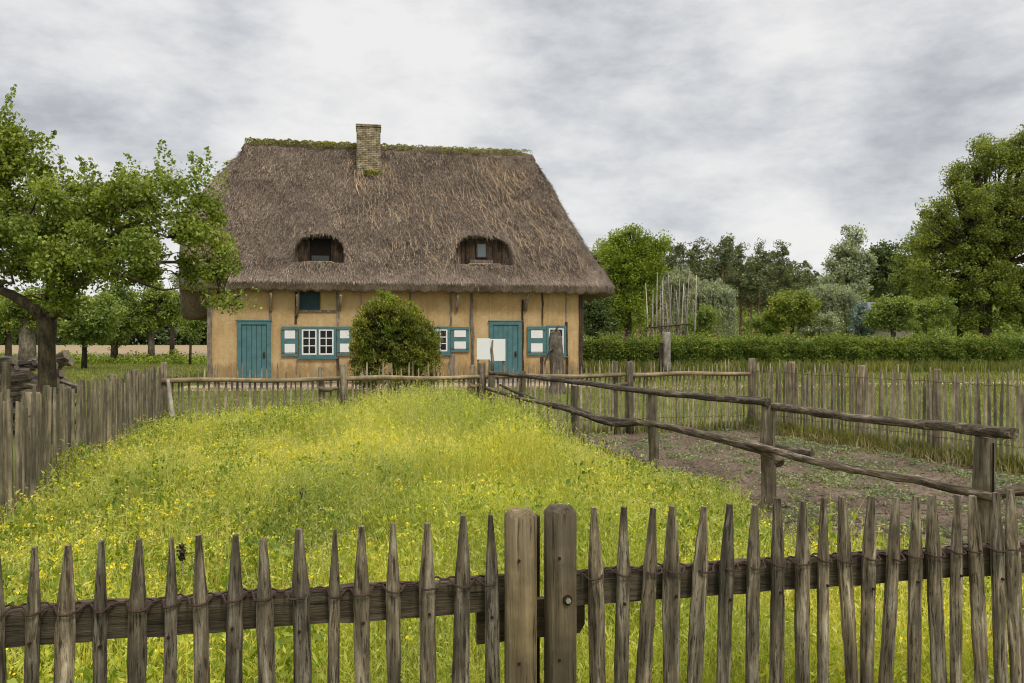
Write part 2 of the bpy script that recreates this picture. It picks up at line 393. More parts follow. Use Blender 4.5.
def make_tree(name, label, cat, loc, trunk_pts, trunk_r, clumps, n, sub, sig, leafL, leafW, lmat, bmat, seed, group=None, shell=.55, twigs=3, extra=None, zb=1.0, rz=0, flat=False):
    rng = np.random.default_rng(seed)
    root = empty(name, loc, rz); tag(root, label, cat, group)
    link('trunk', limb_mesh('trunk', bmat, trunk_pts, trunk_r, clumps, seed, twigs), root)
    P = clump_points(clumps, n, sub, sig, rng, shell)
    if extra is not None: P = np.concatenate([P, extra(rng)])
    V, Q = leaf_quads(P, leafL*(.6+.8*rng.random(len(P))), leafW*(.6+.8*rng.random(len(P))), rng, zb=zb)
    link('crown', np_mesh('crown', V, Q, lmat), root)
    return root
def copy_tree(o, parent=None, label=None, loc=None, rz=None, scale=None):
    c = o.copy(); COL.objects.link(c); c.parent = parent
    for ch in list(o.children): copy_tree(ch, c)
    if label: c['label'] = label
    if loc is not None: c.location = loc
    if rz is not None: c.rotation_euler = (0,0,rz)
    if scale is not None: c.scale = scale if hasattr(scale,'__len__') else (scale,)*3
    return c

# ------------------------------------------------------------------ ground sheets
def sheet(name, pts, z, mat, kind='structure', label=None):
    mb = MB(); mb.add([(x,y,z) for x,y in pts], [tuple(range(len(pts)))])
    o = mb.build(name, mat); tag(o, kind=kind, label=label); 
    if o.data.polygons[0].normal.z < 0: o.data.flip_normals()
    return o
sheet('ground', [(-2500,-60),(2500,-60),(2500,4000),(-2500,4000)], 0, M['ground'])

# key lines
BF0 = at(160, 74); BF1 = at(750, 60)              # back fence
LF1 = at(0, 165)                                   # left fence passes here
def bf_s(px): return 74+(px-160)/590*(60-74)
def bf(px): return at(px, bf_s(px))
RP = [(492,67),(523,71),(575,80),(653,93),(768,114),(985,169)]
RPw = [at(*p) for p in RP]
lf_dir = Vector((LF1[0]-BF0[0], LF1[1]-BF0[1])).normalized()
LFend = (LF1[0]+lf_dir.x*4.0, LF1[1]+lf_dir.y*4.0)

lawn_pts = [(-4.76,10.80),(4.0,13.3),(6.2,7.4),(11,3),(30,3),(30,36),(-30,36),(-30,3),(-7,3)]
sheet('lawn', lawn_pts, .004, M['lawn'])
field_poly = [(BF0[0]+.05,BF0[1]-.05), (bf(492)[0],bf(492)[1]-.05)] + [(p[0],p[1]) for p in RPw[1:3]] + [gp(640,488), gp(700,505), gp(745,535), gp(790,580), gp(860,606), gp(960,620), gp(1040,625), (4.2,3.4), (4.2,3.38), (-3.2,1.80), LFend]
sheet('field_ground', field_poly, .012, M['fieldbase'])
soil_poly = [(bf(500)[0],bf(500)[1]-.03), (BF1[0]-.05,BF1[1]-.05), (5.65,8.94), (7.6,3.9), (7.6,3.4),(4.2,3.4), gp(1040,625), gp(960,620), gp(860,606), gp(790,580), gp(745,535), gp(700,505), gp(640,488), RPw[2]]
sheet('soil_plot', soil_poly, .008, M['soil'])

# ------------------------------------------------------------------ cottage
O = Vector(at(207, 30.5)); Rc = Vector(at(583, 28.1))
Uv = (Rc-O); WD = Uv.length; Uv.normalize(); Vv = Vector((-Uv.y, Uv.x)); ANG = math.atan2(Uv.y, Uv.x)
D = 7.4
def U(px, v=0.0):
    k = (px-512)/F
    return (k*(O.y+v*Vv.y)-(O.x+v*Vv.x))/(Uv.x-k*Uv.y)
def Z(py, px, v=0.0):
    u = U(px, v); Y = O.y+u*Uv.y+v*Vv.y
    return EYE-(py-HY)*Y/F
cot = empty('thatched_cottage', (O.x, O.y, 0), ANG)
tag(cot, 'ochre plastered cottage with huge thatched roof and teal doors', 'cottage')
# walls
mb = MB(); mb.box(0, WD, 0, D, 0, 3.35)
mb.build('wall', M['plaster'], cot)
# brick plinth / doorstep band
mb = MB(); mb.box(-.03, WD+.03, -.05, 0.02, 0, .16); mb.build('plinth', M['brick'], cot)
# timbers
def timber(px, w_px, y0, y1, mat, proud=.03, jit=0.02, lean=0):
    u = U(px); ww = w_px/29.5; z1 = Z(y0, px); z0 = Z(y1, px) if y1 else .1
    rn = random.Random(int(px)); n = 7; vs = []; fs = []
    for i in range(n):
        zc = z0+(z1-z0)*i/(n-1); a = rn.uniform(-jit,jit)*.6; b = ww*(1+rn.uniform(-.25,.15)); c = u+lean*(i/(n-1)-.5)+a
        vs += [(c-b/2,-proud,zc),(c+b/2,-proud,zc),(c+b/2,.01,zc),(c-b/2,.01,zc)]
    for i in range(n-1):
        for k in range(4):
            k2=(k+1)%4; fs.append((i*4+k,i*4+k2,i*4+4+k2,i*4+4+k))
    fs.append((3,2,1,0)); fs.append(tuple(n*4-4+k for k in range(4)))
    m = MB(); m.add(vs, fs); m.build('timber_post', mat, cot)
timber(210, 4.6, 290, None, M['paint_timber'], .05)
timber(581, 4.6, 290, None, M['dark_timber'], .06)
timber(270.5, 2.4, 290, 320, M['paint_timber'], .02)
timber(296, 2.2, 292, 324, M['dark_timber'], .02)
timber(338, 2.6, 291, 325, M['paint_timber'], .02)
timber(338, 2.6, 358, None, M['dark_timber'], .015)
timber(297, 2.4, 360, None, M['paint_timber'], .012)
timber(236, 1.6, 290, 320, M['plaster'], .025)
timber(361, 2.2, 290, None, M['paint_timber'], .012)
timber(451, 2.6, 290, 326, M['paint_timber'], .012)
timber(452, 5.5, 354, None, M['paint_timber'], .02)
timber(472, 3.0, 292, None, M['paint_timber'], .05, .05)
timber(490, 1.6, 292, 321, M['plaster'], .02)
timber(522.5, 2.2, 300, None, M['dark_timber'], .045, .03)
timber(542.5, 1.7, 293, 326, M['dark_timber'], .02)
timber(542, 3.4, 357, None, M['dark_timber'], .025)
timber(566.5, 2.2, 322, None, M['dark_timber'], .06, .03)
timber(566, 1.6, 290, 322, M['paint_timber'], .015)
timber(428, 1.4, 292, 325, M['plaster'], .02)
timber(410, 1.6, 292, 325, M['paint_timber'], .012)
# braces below the eave
for px, y0, y1, w_ in ((271,294,311,1), (297,296,316,1.1), (340,296,310,1), (456,295,312,1.2), (525,295,311,1.2), (390,296,306,1)):
    u = U(px); za = Z(y0, px); zb_ = Z(y1, px)
    m = MB(); m.tube([(u,-.04,zb_),(u+.02,-.14,(za+zb_)/2),(u+.04,-.42,za+.02)], [.05*w_,.045*w_,.045*w_], 6, True, .1)
    m.build('eave_brace', M['paint_timber'], cot, True)
m = MB(); m.tube([(-.4,-.30,3.22),(WD*.3,-.31,3.25),(WD*.7,-.30,3.22),(WD+.5,-.30,3.2)], .055, 6, True, .1)
m.build('eave_beam', M['dark_timber'], cot, True)

def frame_rect(mb, u0, u1, z0, z1, t, v0, v1):
    mb.box(u0, u0+t, v0, v1, z0, z1); mb.box(u1-t, u1, v0, v1, z0, z1)
    mb.box(u0+t, u1-t, v0, v1, z1-t, z1); mb.box(u0+t, u1-t, v0, v1, z0, z0+t)
def door(px0, px1, py0, label):
    u0, u1 = U(px0), U(px1); z1 = Z(py0, px0)
    m = MB(); t = .13
    m.box(u0, u0+t, -.07, .02, 0.05, z1); m.box(u1-t, u1, -.07, .02, .05, z1); m.box(u0+t, u1-t, -.072, .02, z1-t*.9, z1)
    m.box(u0-.03, u1+.03, -.09, .02, z1, z1+.035)
    d = MB(); n = 5; w_ = (u1-u0-2*t-.02)/n
    for i in range(n): d.box(u0+t+.01+i*w_+.006, u0+t+.01+(i+1)*w_-.006, -.035-.004*(i%2), -.004, .06, z1-t*.9-.01)
    b = MB(); b.box(u0+t+.004, u1-t-.004, -.018, -.002, .055, z1-t*.9-.004)
    do = d.build('door', M['teal'], cot, bevel=.004); do['label'] = label
    b.build('backing_board', M['teal_dark'], do)
    m.build('door_frame', M['teal'], do, bevel=.006)
    h = MB(); zc = 1.0; h.box(u1-t-.12, u1-t-.05, -.075, -.03, zc-.08, zc+.10); h.tube([(u1-t-.085,-.07,zc+.08),(u1-t-.085,-.12,zc+.04),(u1-t-.085,-.12,zc-.05),(u1-t-.085,-.07,zc-.07)], .011, 6)
    h.build('door_handle', M['dark_timber'], do)
    s_ = MB(); s_.box(u0-.1, u1+.1, -.30, -.055, 0, .12); s_.build('doorstep', M['greywall'], do, bevel=.01)
door(237.5, 271, 321, 'left teal plank door')
door(489, 521.5, 321.5, 'right teal plank door')
def window(px0, px1, py0, py1, cas, cols, rows, label):
    u0, u1 = U(px0), U(px1); z1, z0 = Z(py0, px0), Z(py1, px0)
    m = MB(); frame_rect(m, u0, u1, z0, z1, .085, -.06, .02); m.box(u0-.04, u1+.04, -.10, .02, z0-.05, z0-.002)
    fo = m.build('window', M['teal'], cot, bevel=.004); fo['label'] = label
    iu0, iu1, iz0, iz1 = u0+.087, u1-.087, z0+.087, z1-.087
    cw = (iu1-iu0)/cas
    for c in range(cas):
        a0, a1 = iu0+c*cw+.005, iu0+(c+1)*cw-.005
        if c > 0:
            q = MB(); q.box(iu0+c*cw-.03, iu0+c*cw+.03, -.062, .018, iz0, iz1); q.build('mullion', M['teal'], fo)
            a0 += .028
        if c < cas-1: a1 -= .028
        s_ = MB(); frame_rect(s_, a0, a1, iz0+.003, iz1-.003, .05, -.045, -.01)
        for k in range(1, cols):
            x = a0+.05+(a1-a0-.1)*k/cols; s_.box(x-.015, x+.015, -.040, -.012, iz0+.05, iz1-.05)
        for k in range(1, rows):
            z = iz0+.05+(iz1-iz0-.1)*k/rows; s_.box(a0+.05, a1-.05, -.038, -.014, z-.015, z+.015)
        s_.build('sash', M['white'], fo)
        g = MB(); g.box(a0+.02, a1-.02, -.026, -.020, iz0+.02, iz1-.02); g.build('pane', M['glass'], fo)
    return fo
window(299, 336.5, 326.5, 357.5, 2, 2, 3, 'wide window with two white casements')
window(424.5, 450, 326.5, 354, 1, 3, 3, 'window half hidden by the shrub')
window(546, 566, 325.5, 356, 1, 2, 3, 'narrow window behind the tree stump')
def shutter(px0, px1, py0, py1, panels, label):
    u0, u1 = U(px0), U(px1); z1, z0 = Z(py0, px0), Z(py1, px0)
    m = MB(); m.box(u0, u1, -.07, -.035, z0, z1)
    so_ = m.build('shutter', M['teal'], cot, bevel=.005); so_['label'] = label
    w_ = u1-u0; h = z1-z0
    for a, b in panels:
        p = MB(); p.box(u0+w_*.20, u1-w_*.18, -.078, -.0705, z0+h*a, z0+h*b); p.build('panel', M['white'], so_)
    hg = MB()
    for zc in (z0+h*.12, z0+h*.88): hg.box(u0+.02, u1-.02, -.084 if False else -.0795, -.071, zc-.012, zc+.012)
    hg.build('hinge_strap', M['dark_timber'], so_)
PN = ((.10,.42),(.60,.88))
shutter(281.5, 298.3, 326.5, 356.5, PN, 'shutter with two white panels left of the wide window')
shutter(337, 352, 326.5, 356, PN, 'shutter with two white panels right of the wide window')
shutter(450.3, 469, 327, 352, PN, 'shutter with two white panels beside the shrub')
shutter(527, 545.5, 326.5, 355.5, PN, 'shutter with two white panels right of the door')
# loft hatch under the eave
u0, u1 = U(299.5), U(320); z0, z1 = Z(310,299), Z(291,299)
m = MB(); frame_rect(m, u0, u1, z0, z1, .05, -.05, .02); ho = m.build('loft_hatch', M['teal_dark'], cot)
m = MB(); m.box(u0+.05,u1-.05,-.02,-.004,z0+.05,z1-.05); m.build('hatch_board', M['teal_dark'], ho)
m = MB(); m.box(U(321),U(336),-.02,.0,z0,z1); m.build('plaster_panel', m_plain('pale_plaster',(.37,.28,.13),.9,.1), cot)
m = MB(); m.box(u0-.05,U(337),-.045,.0,z0-.07,z0-.005); m.build('hatch_sill', M['paint_timber'], cot)

# ---- thatched roof
uL, uR = -.98, U(616, .2)
vF, vB = -.55, D+.55
r0, r1 = U(243, D/2)+.1, U(534, D/2)-.1
ZR = Z(146, 250, D/2)-.03
rc = 1.1
def roof_loop(n):
    """outline points (u, v), ridge points, side weights, around a rounded rectangle"""
    segs = []
    Lf = uR-uL-2*rc; Ls = vB-vF-2*rc; La = PI/2*rc
    seq = [('front',Lf),('c0',La),('right',Ls),('c1',La),('back',Lf),('c2',La),('left',Ls),('c3',La)]
    tot = sum(s for _, s in seq)
    dens = {'front': 2.3, 'left': .6, 'right': .8, 'back': .35}
    pts = []
    for nm, s in seq:
        k = max(int(n*s/tot*dens.get(nm, 1.0)), 10)
        for i in range(k):
            f = i/k
            if nm == 'front': p = (uL+rc+Lf*f, vF); rp = (r0+(r1-r0)*f, -1); wt_ = (0,0)
            elif nm == 'c0': a = -PI/2+PI/2*f; p = (uR-rc+rc*math.cos(a), vF+rc+rc*math.sin(a)); rp = (r1, math.sin(a)); wt_ = (f,0)
            elif nm == 'right': p = (uR, vF+rc+Ls*f); rp = (r1, 0); wt_ = (1,0)
            elif nm == 'c1': a = PI/2*f; p = (uR-rc+rc*math.cos(a), vB-rc+rc*math.sin(a)); rp = (r1, math.sin(a)); wt_ = (1-f,0)
            elif nm == 'back': p = (uR-rc-Lf*f, vB); rp = (r1+(r0-r1)*f, 1); wt_ = (0,0)
            elif nm == 'c2': a = PI/2+PI/2*f; p = (uL+rc+rc*math.cos(a), vB-rc+rc*math.sin(a)); rp = (r0, math.sin(a)); wt_ = (0,f)
            elif nm == 'left': p = (uL, vB-rc-Ls*f); rp = (r0, 0); wt_ = (0,1)
            else: a = PI+PI/2*f; p = (uL+rc+rc*math.cos(a), vF+rc+rc*math.sin(a)); rp = (r0, math.sin(a)); wt_ = (0,1-f)
            pts.append((p[0], p[1], rp[0], rp[1], wt_[0], wt_[1]))
    return np.array(pts)
LP = roof_loop(900); NL = len(LP)
ss = lambda x: x*x*(3-2*x)
EZ = 3.44; EZL = 2.55
_sd = np.where((LP[:,5] > .999) & (LP[:,3] == 0), np.clip((LP[:,1]-vF-rc*.75)/.7, 0, 1), np.where(LP[:,1] > D/2, LP[:,5], 0))
ze = EZ*(1-ss(_sd))+EZL*ss(_sd)
def roof_point(t):
    """t scalar 0 eave .. 1 ridge -> (NL,3)"""
    rr = .22
    eu, ev = LP[:,0], LP[:,1]
    ru = LP[:,2]; rv = D/2+rr*np.where(LP[:,3] == 0, (ev-D/2)/(vB-D/2), LP[:,3])
    wr, wl = LP[:,4], LP[:,5]
    u = eu+(ru-eu)*t; v = ev+(rv-ev)*t
    hf = t-.05*4*t*(1-t)*(1-t); hr = t-.085*4*t*(1-t)*(.95-t); hl = .38*min(1.0, (t/.05)**.5)+.62*t**.85
    h = hf*(1-wr-wl)+hr*wr+hl*wl
    z = ze+(ZR-ze)*h - .14*np.clip(wr+wl,0,1)*t**4
    return u, v, z
def vslope(z):
    return vF+(D/2-.22-vF)*(z-EZ)/(ZR-EZ)
DORM = []
for pxc, hw, pyb, pyt in ((319, 22.5, 262.5, 234.5), (485, 27.0, 264.5, 235.5)):
    v = .4
    for _ in range(8): v = vslope(Z(pyb, pxc, v))
    zb_ = Z(pyb, pxc, v); vb_ = v
    v2 = .4
    for _ in range(8): v2 = vslope(Z(pyt, pxc, v2)) - .35
    zt_ = Z(pyt, pxc, v2)
    DORM.append((U(pxc, v), hw/28.3, zb_, zt_, vslope(zt_)+.02))
def sstep(x, a, b):
    y = np.clip((x-a)/(b-a), 0, 1); return y*y*(3-2*y)
def dorm_disp(u, v, z, front):
    v = v.copy()
    for uc, hw, zb_, zt_, vw in DORM:
        x = (u-uc)/hw
        # lip: thatch rolls outwards over the opening
        top = zt_ - .55*np.clip(np.abs(x),0,1.6)**2.6*(zt_-zb_)
        lat = np.exp(-np.abs(x/1.25)**3)
        up = np.where(z > top, np.exp(-((z-top)/1.0)**1.6), np.clip(1-(top-z)/1.4, 0, 1)*.75)
        v -= front*.42*lat*up
        # recess
        g = (zt_-zb_); zr = (z-zb_)/g
        edge = np.where(zr < 0, 9.0, np.where(zr > 1.2, 9.0, (np.abs(x))**2.6*.85+np.clip(zr,0,2)**3.5))
        m = front*np.clip((1.0-edge)/.10, 0, 1)
        v = v*(1-m)+np.maximum(vw+.02, v)*m
    return v
def rnoise(u, v, z):
    return (.035*np.sin(u*1.3+z*.7)+.03*np.sin(u*2.9-z*2.1+1)+.02*np.sin(u*6.1+z*4.7)+.012*np.sin(u*13+z*9.1)+.012*np.sin(z*8.0+np.sin(u*2)*1.5))
NT_ = 190
rings = []
rngr = np.random.default_rng(3)
front = ((LP[:,3] == -1)).astype(float)
# underside, cut edge, then the slope
eu, ev = LP[:,0], LP[:,1]
cu, cv = np.clip(eu, .0, WD), np.clip(ev, .0, D)
def inset(f): return eu+(cu-eu)*f, ev+(cv-ev)*f
wob = .03*np.sin(np.arange(NL)*.35)+.02*np.sin(np.arange(NL)*.13+1)+rngr.normal(size=NL)*.012
a = inset(1.15); rings.append(np.stack([a[0], a[1], ze-.14+0*wob], 1))
a = inset(.75); rings.append(np.stack([a[0], a[1], ze-.24+wob*.5], 1))
a = inset(.32); rings.append(np.stack([a[0], a[1], ze-.33+wob], 1))
a = inset(.10); rings.append(np.stack([a[0], a[1], ze-.315+wob*.8], 1))
a = inset(.03); rings.append(np.stack([a[0], a[1], ze-.27+wob*.8], 1))
a = inset(.0); rings.append(np.stack([a[0], a[1], ze-.12+wob*.6], 1))
for i in range(NT_):
    t = (i/(NT_-1))
    u, v, z = roof_point(t)
    off = rnoise(u, v, z)+rngr.normal(size=NL)*.013
    fd = min(1, t*8)
    nx = np.where(LP[:,4] > .5, 1, np.where(LP[:,5] > .5, -1, 0))
    u2 = u + nx*off*.8*fd; v2 = v - (1-np.abs(nx))*np.where(LP[:,1] < D/2, 1, -1)*off*fd
    v2 = dorm_disp(u2, v2, z, front)
    rings.append(np.stack([u2, v2, z+off*.3*fd], 1))
RV = np.concatenate(rings); nr = len(rings)
i0 = np.arange(NL); i1 = (i0+1)%NL
Q = np.concatenate([np.stack([r*NL+i0, r*NL+i1, (r+1)*NL+i1, (r+1)*NL+i0], 1) for r in range(nr-1)])
roof = link('roof', np_mesh('roof', RV, Q, M['thatch'], True), cot)
roof['label'] = 'weathered grey-brown thatched roof with two eyebrow openings'
# ridge cap
m = MB()
pts = [(r0-.12,D/2,ZR-.16)]+[(r0+(r1-r0)*i/30, D/2, ZR+.02+.02*math.sin(i*1.7)-.10*math.exp(-(min(i,30-i)/1.3)**2)) for i in range(31)]+[(r1+.10,D/2,ZR-.16)]
m.tube(pts, [.10]+[.20]+[.25]*29+[.20]+[.10], 10, True, .08); m.build('ridge_roll', M['thatch'], roof, True)
# moss along the ridge
rg = np.random.default_rng(21); n = 9000
uu = r0+(r1-r0)*rg.random(n); dens = .5+.5*np.sin(uu*2.3)*np.sin(uu*.9+1)
left_part = uu < r0+(r1-r0)*.42
keep = rg.random(n) < np.where(left_part, .95, .25+.55*dens); uu = uu[keep]; n = len(uu)
ang = rg.uniform(.15, PI*.75, n); rad = .25+rg.random(n)*.05+.02*np.sin(uu*9)+.02*np.sin(uu*23)
P = np.stack([uu, D/2-rad*np.cos(ang-.35), ZR+.02+rad*np.sin(ang-.1)*.95], 1)
V_, Q_ = leaf_quads(P, .055, .04, rg); link('moss', np_mesh('moss', V_, Q_, M['moss']), roof)
# straw ends bristling from the thatch
def straws(n, L, Wd, mat, name, sel=None, seed=5, lift=.25, spread=.22, tangential=0):
    rg = np.random.default_rng(seed)
    ri = rg.integers(5, nr-2, n); ci = rg.integers(0, NL, n)
    # weight rows evenly in area: eave rings are longer
    A = RV[ri*NL+ci]; B = RV[(ri+1)*NL+ci]; C_ = RV[ri*NL+(ci+1)%NL]
    f = rg.random((n,1)); g = rg.random((n,1))
    P = A+(B-A)*f+(C_-A)*g
    dn = A-B; ln = np.linalg.norm(dn, axis=1, keepdims=True); ok = (ln[:,0] > .005) & (ln[:,0] < .12)
    if sel is not None: ok &= sel(P)
    P, dn, ln = P[ok], dn[ok], ln[ok]; A, C_ = A[ok], C_[ok]
    dn = dn/ln; tg = C_-A; tg /= np.linalg.norm(tg, axis=1, keepdims=True)+1e-9
    nm = np.cross(dn, tg); nm *= np.sign((nm[:,2:3])+1e-9)
    n = len(P)
    d = dn+nm*np.abs(rg.normal(size=(n,1)))*lift+tg*rg.normal(size=(n,1))*spread+tg*tangential*rg.random((n,1))
    d /= np.linalg.norm(d, axis=1, keepdims=True)
    Lr = L*(.5+rg.random((n,1))); wv = np.cross(d, nm); wv /= np.linalg.norm(wv, axis=1, keepdims=True)+1e-9
    P = P+nm*.006
    w_ = Wd*(.6+.8*rg.random((n,1)))/2
    V = np.stack([P-wv*w_, P+wv*w_, P+d*Lr+wv*w_*.6, P+d*Lr-wv*w_*.6], 1).reshape(-1,3)
    return link(name, np_mesh(name, V, np.arange(4*n).reshape(n,4), mat), roof)
o = straws(185000, .15, .0095, M['straw'], 'straw', seed=5, lift=.17, spread=.15); o['kind'] = 'stuff'
# pale loosened straw streaks
def streaks():
    rg = np.random.default_rng(9); Vs = []; k = 0
    spots = [(372,175,.5,30,.0),(362,178,.2,14,-.05),(395,180,.7,30,.28),(415,215,.9,30,.30),(440,235,.8,24,.34),(500,165,.35,46,.22),(510,175,.5,46,.25),(485,160,.3,26,.0),(500,200,.7,40,.15),(520,215,.7,30,.3),(555,245,.7,34,.35),(580,265,.5,16,.4),(420,255,.8,22,.2),(350,215,1.0,10,.1),(480,222,.6,14,.3),(383,165,.15,22,.12)]
    for px, py, sp, n, sl_ in spots:
        for _ in range(int(n*1.5)):
            v = 1.5; p_x = px+rg.normal()*sp*30; p_y = py+rg.normal()*sp*32
            for _i in range(6): v = vslope(Z(p_y, p_x, v))
            u = U(p_x, v); z = Z(p_y, p_x, v)
            if z > ZR-.15 or z < EZ+.1 or u > uR+(r1-uR)*((z-EZ)/(ZR-EZ))-.75: continue
            L = rg.uniform(.15,.85); L = min(L, (z-EZ)*.7); dv = .62
            du = (sl_+rg.normal()*.24)
            d = np.array([du, -dv, -.8]); d /= np.linalg.norm(d)
            nmv = np.array([0,-.8,.6]); 
            a = np.array([u, v, z]); m_ = 5
            prev = None
            for j in range(m_+1):
                q = a+d*L*j/m_+nmv*(.035+.02*math.sin(j*1.3))+np.array([.03*math.sin(j*.8+px),0,0])
                q2 = q.copy(); 
                vv = dorm_disp(np.array([q[0]]), np.array([q[1]]), np.array([q[2]]), 1.0)[0]
                if vv > q[1]+.02: break
                q2[1] = vv
                if prev is not None:
                    wv = np.array([.005,0,.0])
                    Vs += [prev-wv, prev+wv, q2+wv, q2-wv]
                prev = q2
    V = np.array(Vs); n = len(V)//4
    return link('loose_straw', np_mesh('loose_straw', V, np.arange(4*n).reshape(n,4), M['straw_pale']), roof)
o = streaks(); o['kind'] = 'stuff'
# dormer windows
for i, (uc, hw, zb_, zt_, vw) in enumerate(DORM):
    hh = zt_-zb_
    if i == 0:
        m = MB(); m.box(uc-hw*.5, uc+hw*.52, vw-.10, vw-.02, zb_+.03, zb_+hh*.92)
        wo_ = m.build('dormer_window', M['interior'], roof)
        m = MB(); frame_rect(m, uc-hw*.5, uc+hw*.52, zb_+.02, zb_+hh*.93, .045, vw-.14, vw-.101); m.build('window_frame', M['dark_timber'], wo_)
        m = MB(); m.box(uc-hw*.9, uc-hw*.51, vw-.07, vw-.0, zb_, zb_+hh*.85); m.box(uc+hw*.53, uc+hw*.92, vw-.07, vw, zb_, zb_+hh*.85); m.build('side_board', M['brown_board'], roof)
        m = MB(); m.box(uc-hw*.36, uc+hw*.38, vw-.13, vw-.125, zb_+.05, zb_+hh*.30); m.build('window_pane', m_plain('dusty_glass',(.03,.034,.03),.3,.4), wo_)
    else:
        m = MB(); n = 6
        for k in range(n):
            a = uc-hw*.78+hw*1.56*k/n; m.box(a+.006, a+hw*1.56/n-.006, vw-.06-.006*(k%2), vw, zb_, zb_+hh*.92)
        m.build('side_board', M['brown_board'], roof)
        m = MB(); frame_rect(m, uc-hw*.23, uc+hw*.20, zb_+hh*.27, zb_+hh*.80, .05, vw-.12, vw-.066)
        wo_ = m.build('dormer_window', M['dark_timber'], roof)
        m = MB(); m.box(uc-hw*.18, uc+hw*.15, vw-.10, vw-.09, zb_+hh*.31, zb_+hh*.76); m.build('window_pane', m_plain('grey_glass',(.10,.12,.125),.3,.5), wo_)
        m = MB(); m.box(uc-hw*.46, uc+hw*.40, vw-.2, vw-.13, zb_+.07, zb_+hh*.21); m.build('window_sill', M['paint_timber'], roof)
        m = MB(); m.box(uc+hw*.42, uc+hw*.56, vw-.13, vw-.07, zb_, zb_+hh*.9); m.box(uc-hw*.62, uc-hw*.5, vw-.12, vw-.07, zb_, zb_+hh*.85); m.build('dormer_post', M['brown_board'], roof)
    rg = np.random.default_rng(30+i); n = 700
    P = np.stack([uc+rg.uniform(-.55,.55,n)*hw, vslope(zb_)-.04+rg.random(n)*.12, zb_-.03+rg.random(n)*.06], 1)
    A_ = unit(n, rg, .15); A_[:,0] *= 2; A_ /= np.linalg.norm(A_, axis=1, keepdims=True); V_, Q_ = leaf_quads(P, .16, .02, rg, A_); link('sill_straw', np_mesh('sill_straw', V_, Q_, M['straw_pale']), roof)
# chimney
cu0, cu1 = U(356.5, 2.7), U(380.5, 2.7); zc = Z(124.5, 368, 2.8)
m = MB(); m.box(cu0, cu1, 2.75, 3.55, 6.9, zc-.10); m.box(cu0-.03, cu1+.03, 2.72, 3.58, zc-.10, zc)
ch = m.build('chimney', M['brick'], roof, bevel=.012)
m = MB(); m.box(cu0+.15, cu1-.15, 2.9, 3.4, zc-.02, zc+.015); m.build('flue', M['interior'], ch)
rg = np.random.default_rng(4); n = 900
P = np.stack([cu0+(cu1-cu0)*rg.random(n), 2.72-rg.random(n)*.12, vslope(0)*0+7.62+rg.random(n)*.22*(.5+.5*np.sin(rg.random(n)*3))], 1)
P = P[(P[:,0] > cu0+(cu1-cu0)*.35)]; V_, Q_ = leaf_quads(P, .07, .05, rg); link('chimney_moss', np_mesh('chimney_moss', V_, Q_, M['moss']), roof)

# paving in front of the cottage and sandy path
def loc2w(u, v): return (O.x+u*Uv.x+v*Vv.x, O.y+u*Uv.y+v*Vv.y)
def m_paving():
    t = NT('pinkish_paving'); v = t.coord('Object')
    br = t.n('ShaderNodeTexBrick'); t.l(v, br.inputs['Vector']); br.inputs['Scale'].default_value = 1.0
    br.inputs['Brick Width'].default_value = .22; br.inputs['Row Height'].default_value = .11; br.inputs['Mortar Size'].default_value = .012
    br.inputs['Color1'].default_value = (.42,.30,.22,1); br.inputs['Color2'].default_value = (.52,.41,.32,1); br.inputs['Mortar'].default_value = (.2,.17,.12,1)
    n = t.ramp(t.noise(v, 3, 6, .7), [(.35,(.6,.6,.55)),(.6,(1.1,1.1,1.08))])
    return t.done(t.principled(t.mix(.9, br.outputs['Color'], n, 'MULTIPLY'), .9, .1))
M['paving'] = m_paving()
sheet('pavement', [loc2w(-.6,-.02), loc2w(WD+.6,-.02), loc2w(WD+.6,-3.3), loc2w(-.6,-3.1)], .010, M['paving'])
sheet('path', [loc2w(WD+.6,-1.0), gp(620,387), gp(750,385), gp(1024,381.5), gp(1300,378), gp(1300,382), gp(1024,385.2), gp(750,388.5), gp(620,391), loc2w(WD+.6,-2.2)], .008, M['path'])
# far fields on the left
sheet('ploughed_strip', [atd(-300,56), atd(700,60), atd(700,85), atd(-300,80)], .02, M['furrow'])
sheet('sandy_field', [atd(-600,84), atd(800,86), atd(800,230), atd(-600,230)], .03, M['sand'])

# ------------------------------------------------------------------ fences
def picket_mesh(name, mat, w_, h, d, seed, tip=.35, tipfrac=.22, wob=.06, rings_n=14, bend=.0):
    rn = random.Random(seed); vs = []; fs = []
    sec = [(-.5,-.15),(-.36,-.42),(-.1,-.55),(.14,-.5),(.38,-.4),(.5,-.1),(.42,.38),(-.42,.38)]
    n = len(sec); zs = [i/(rings_n-1) for i in range(rings_n)]
    k0 = rn.uniform(-1,1); ph = rn.uniform(0,6); lw = rn.uniform(.9,1.08)
    for f in zs:
        if f > 1-tipfrac:
            q = (f-(1-tipfrac))/tipfrac; sw = 1+(tip-1)*q**1.1
        else: sw = 1+(lw-1)*(1-f)+.06*math.sin(f*7+ph)
        sw *= 1+rn.uniform(-wob,wob)
        cx = w_*(.10*math.sin(f*4+ph)+k0*.10*f)+bend*f*f
        for a, b in sec:
            vs.append((cx+a*w_*sw*(1+rn.uniform(-.03,.03)), b*d*(.75+.25*sw)*(1+rn.uniform(-.1,.1)), f*h))
    for i in range(rings_n-1):
        for k in range(n):
            k2 = (k+1)%n; fs.append((i*n+k, i*n+k2, (i+1)*n+k2, (i+1)*n+k))
    fs.append(tuple(range(n-1,-1,-1))); fs.append(tuple((rings_n-1)*n+k for k in range(n)))
    me = bpy.data.meshes.new(name); me.from_pydata(vs, [], fs); me.materials.append(mat); me.update()
    return me
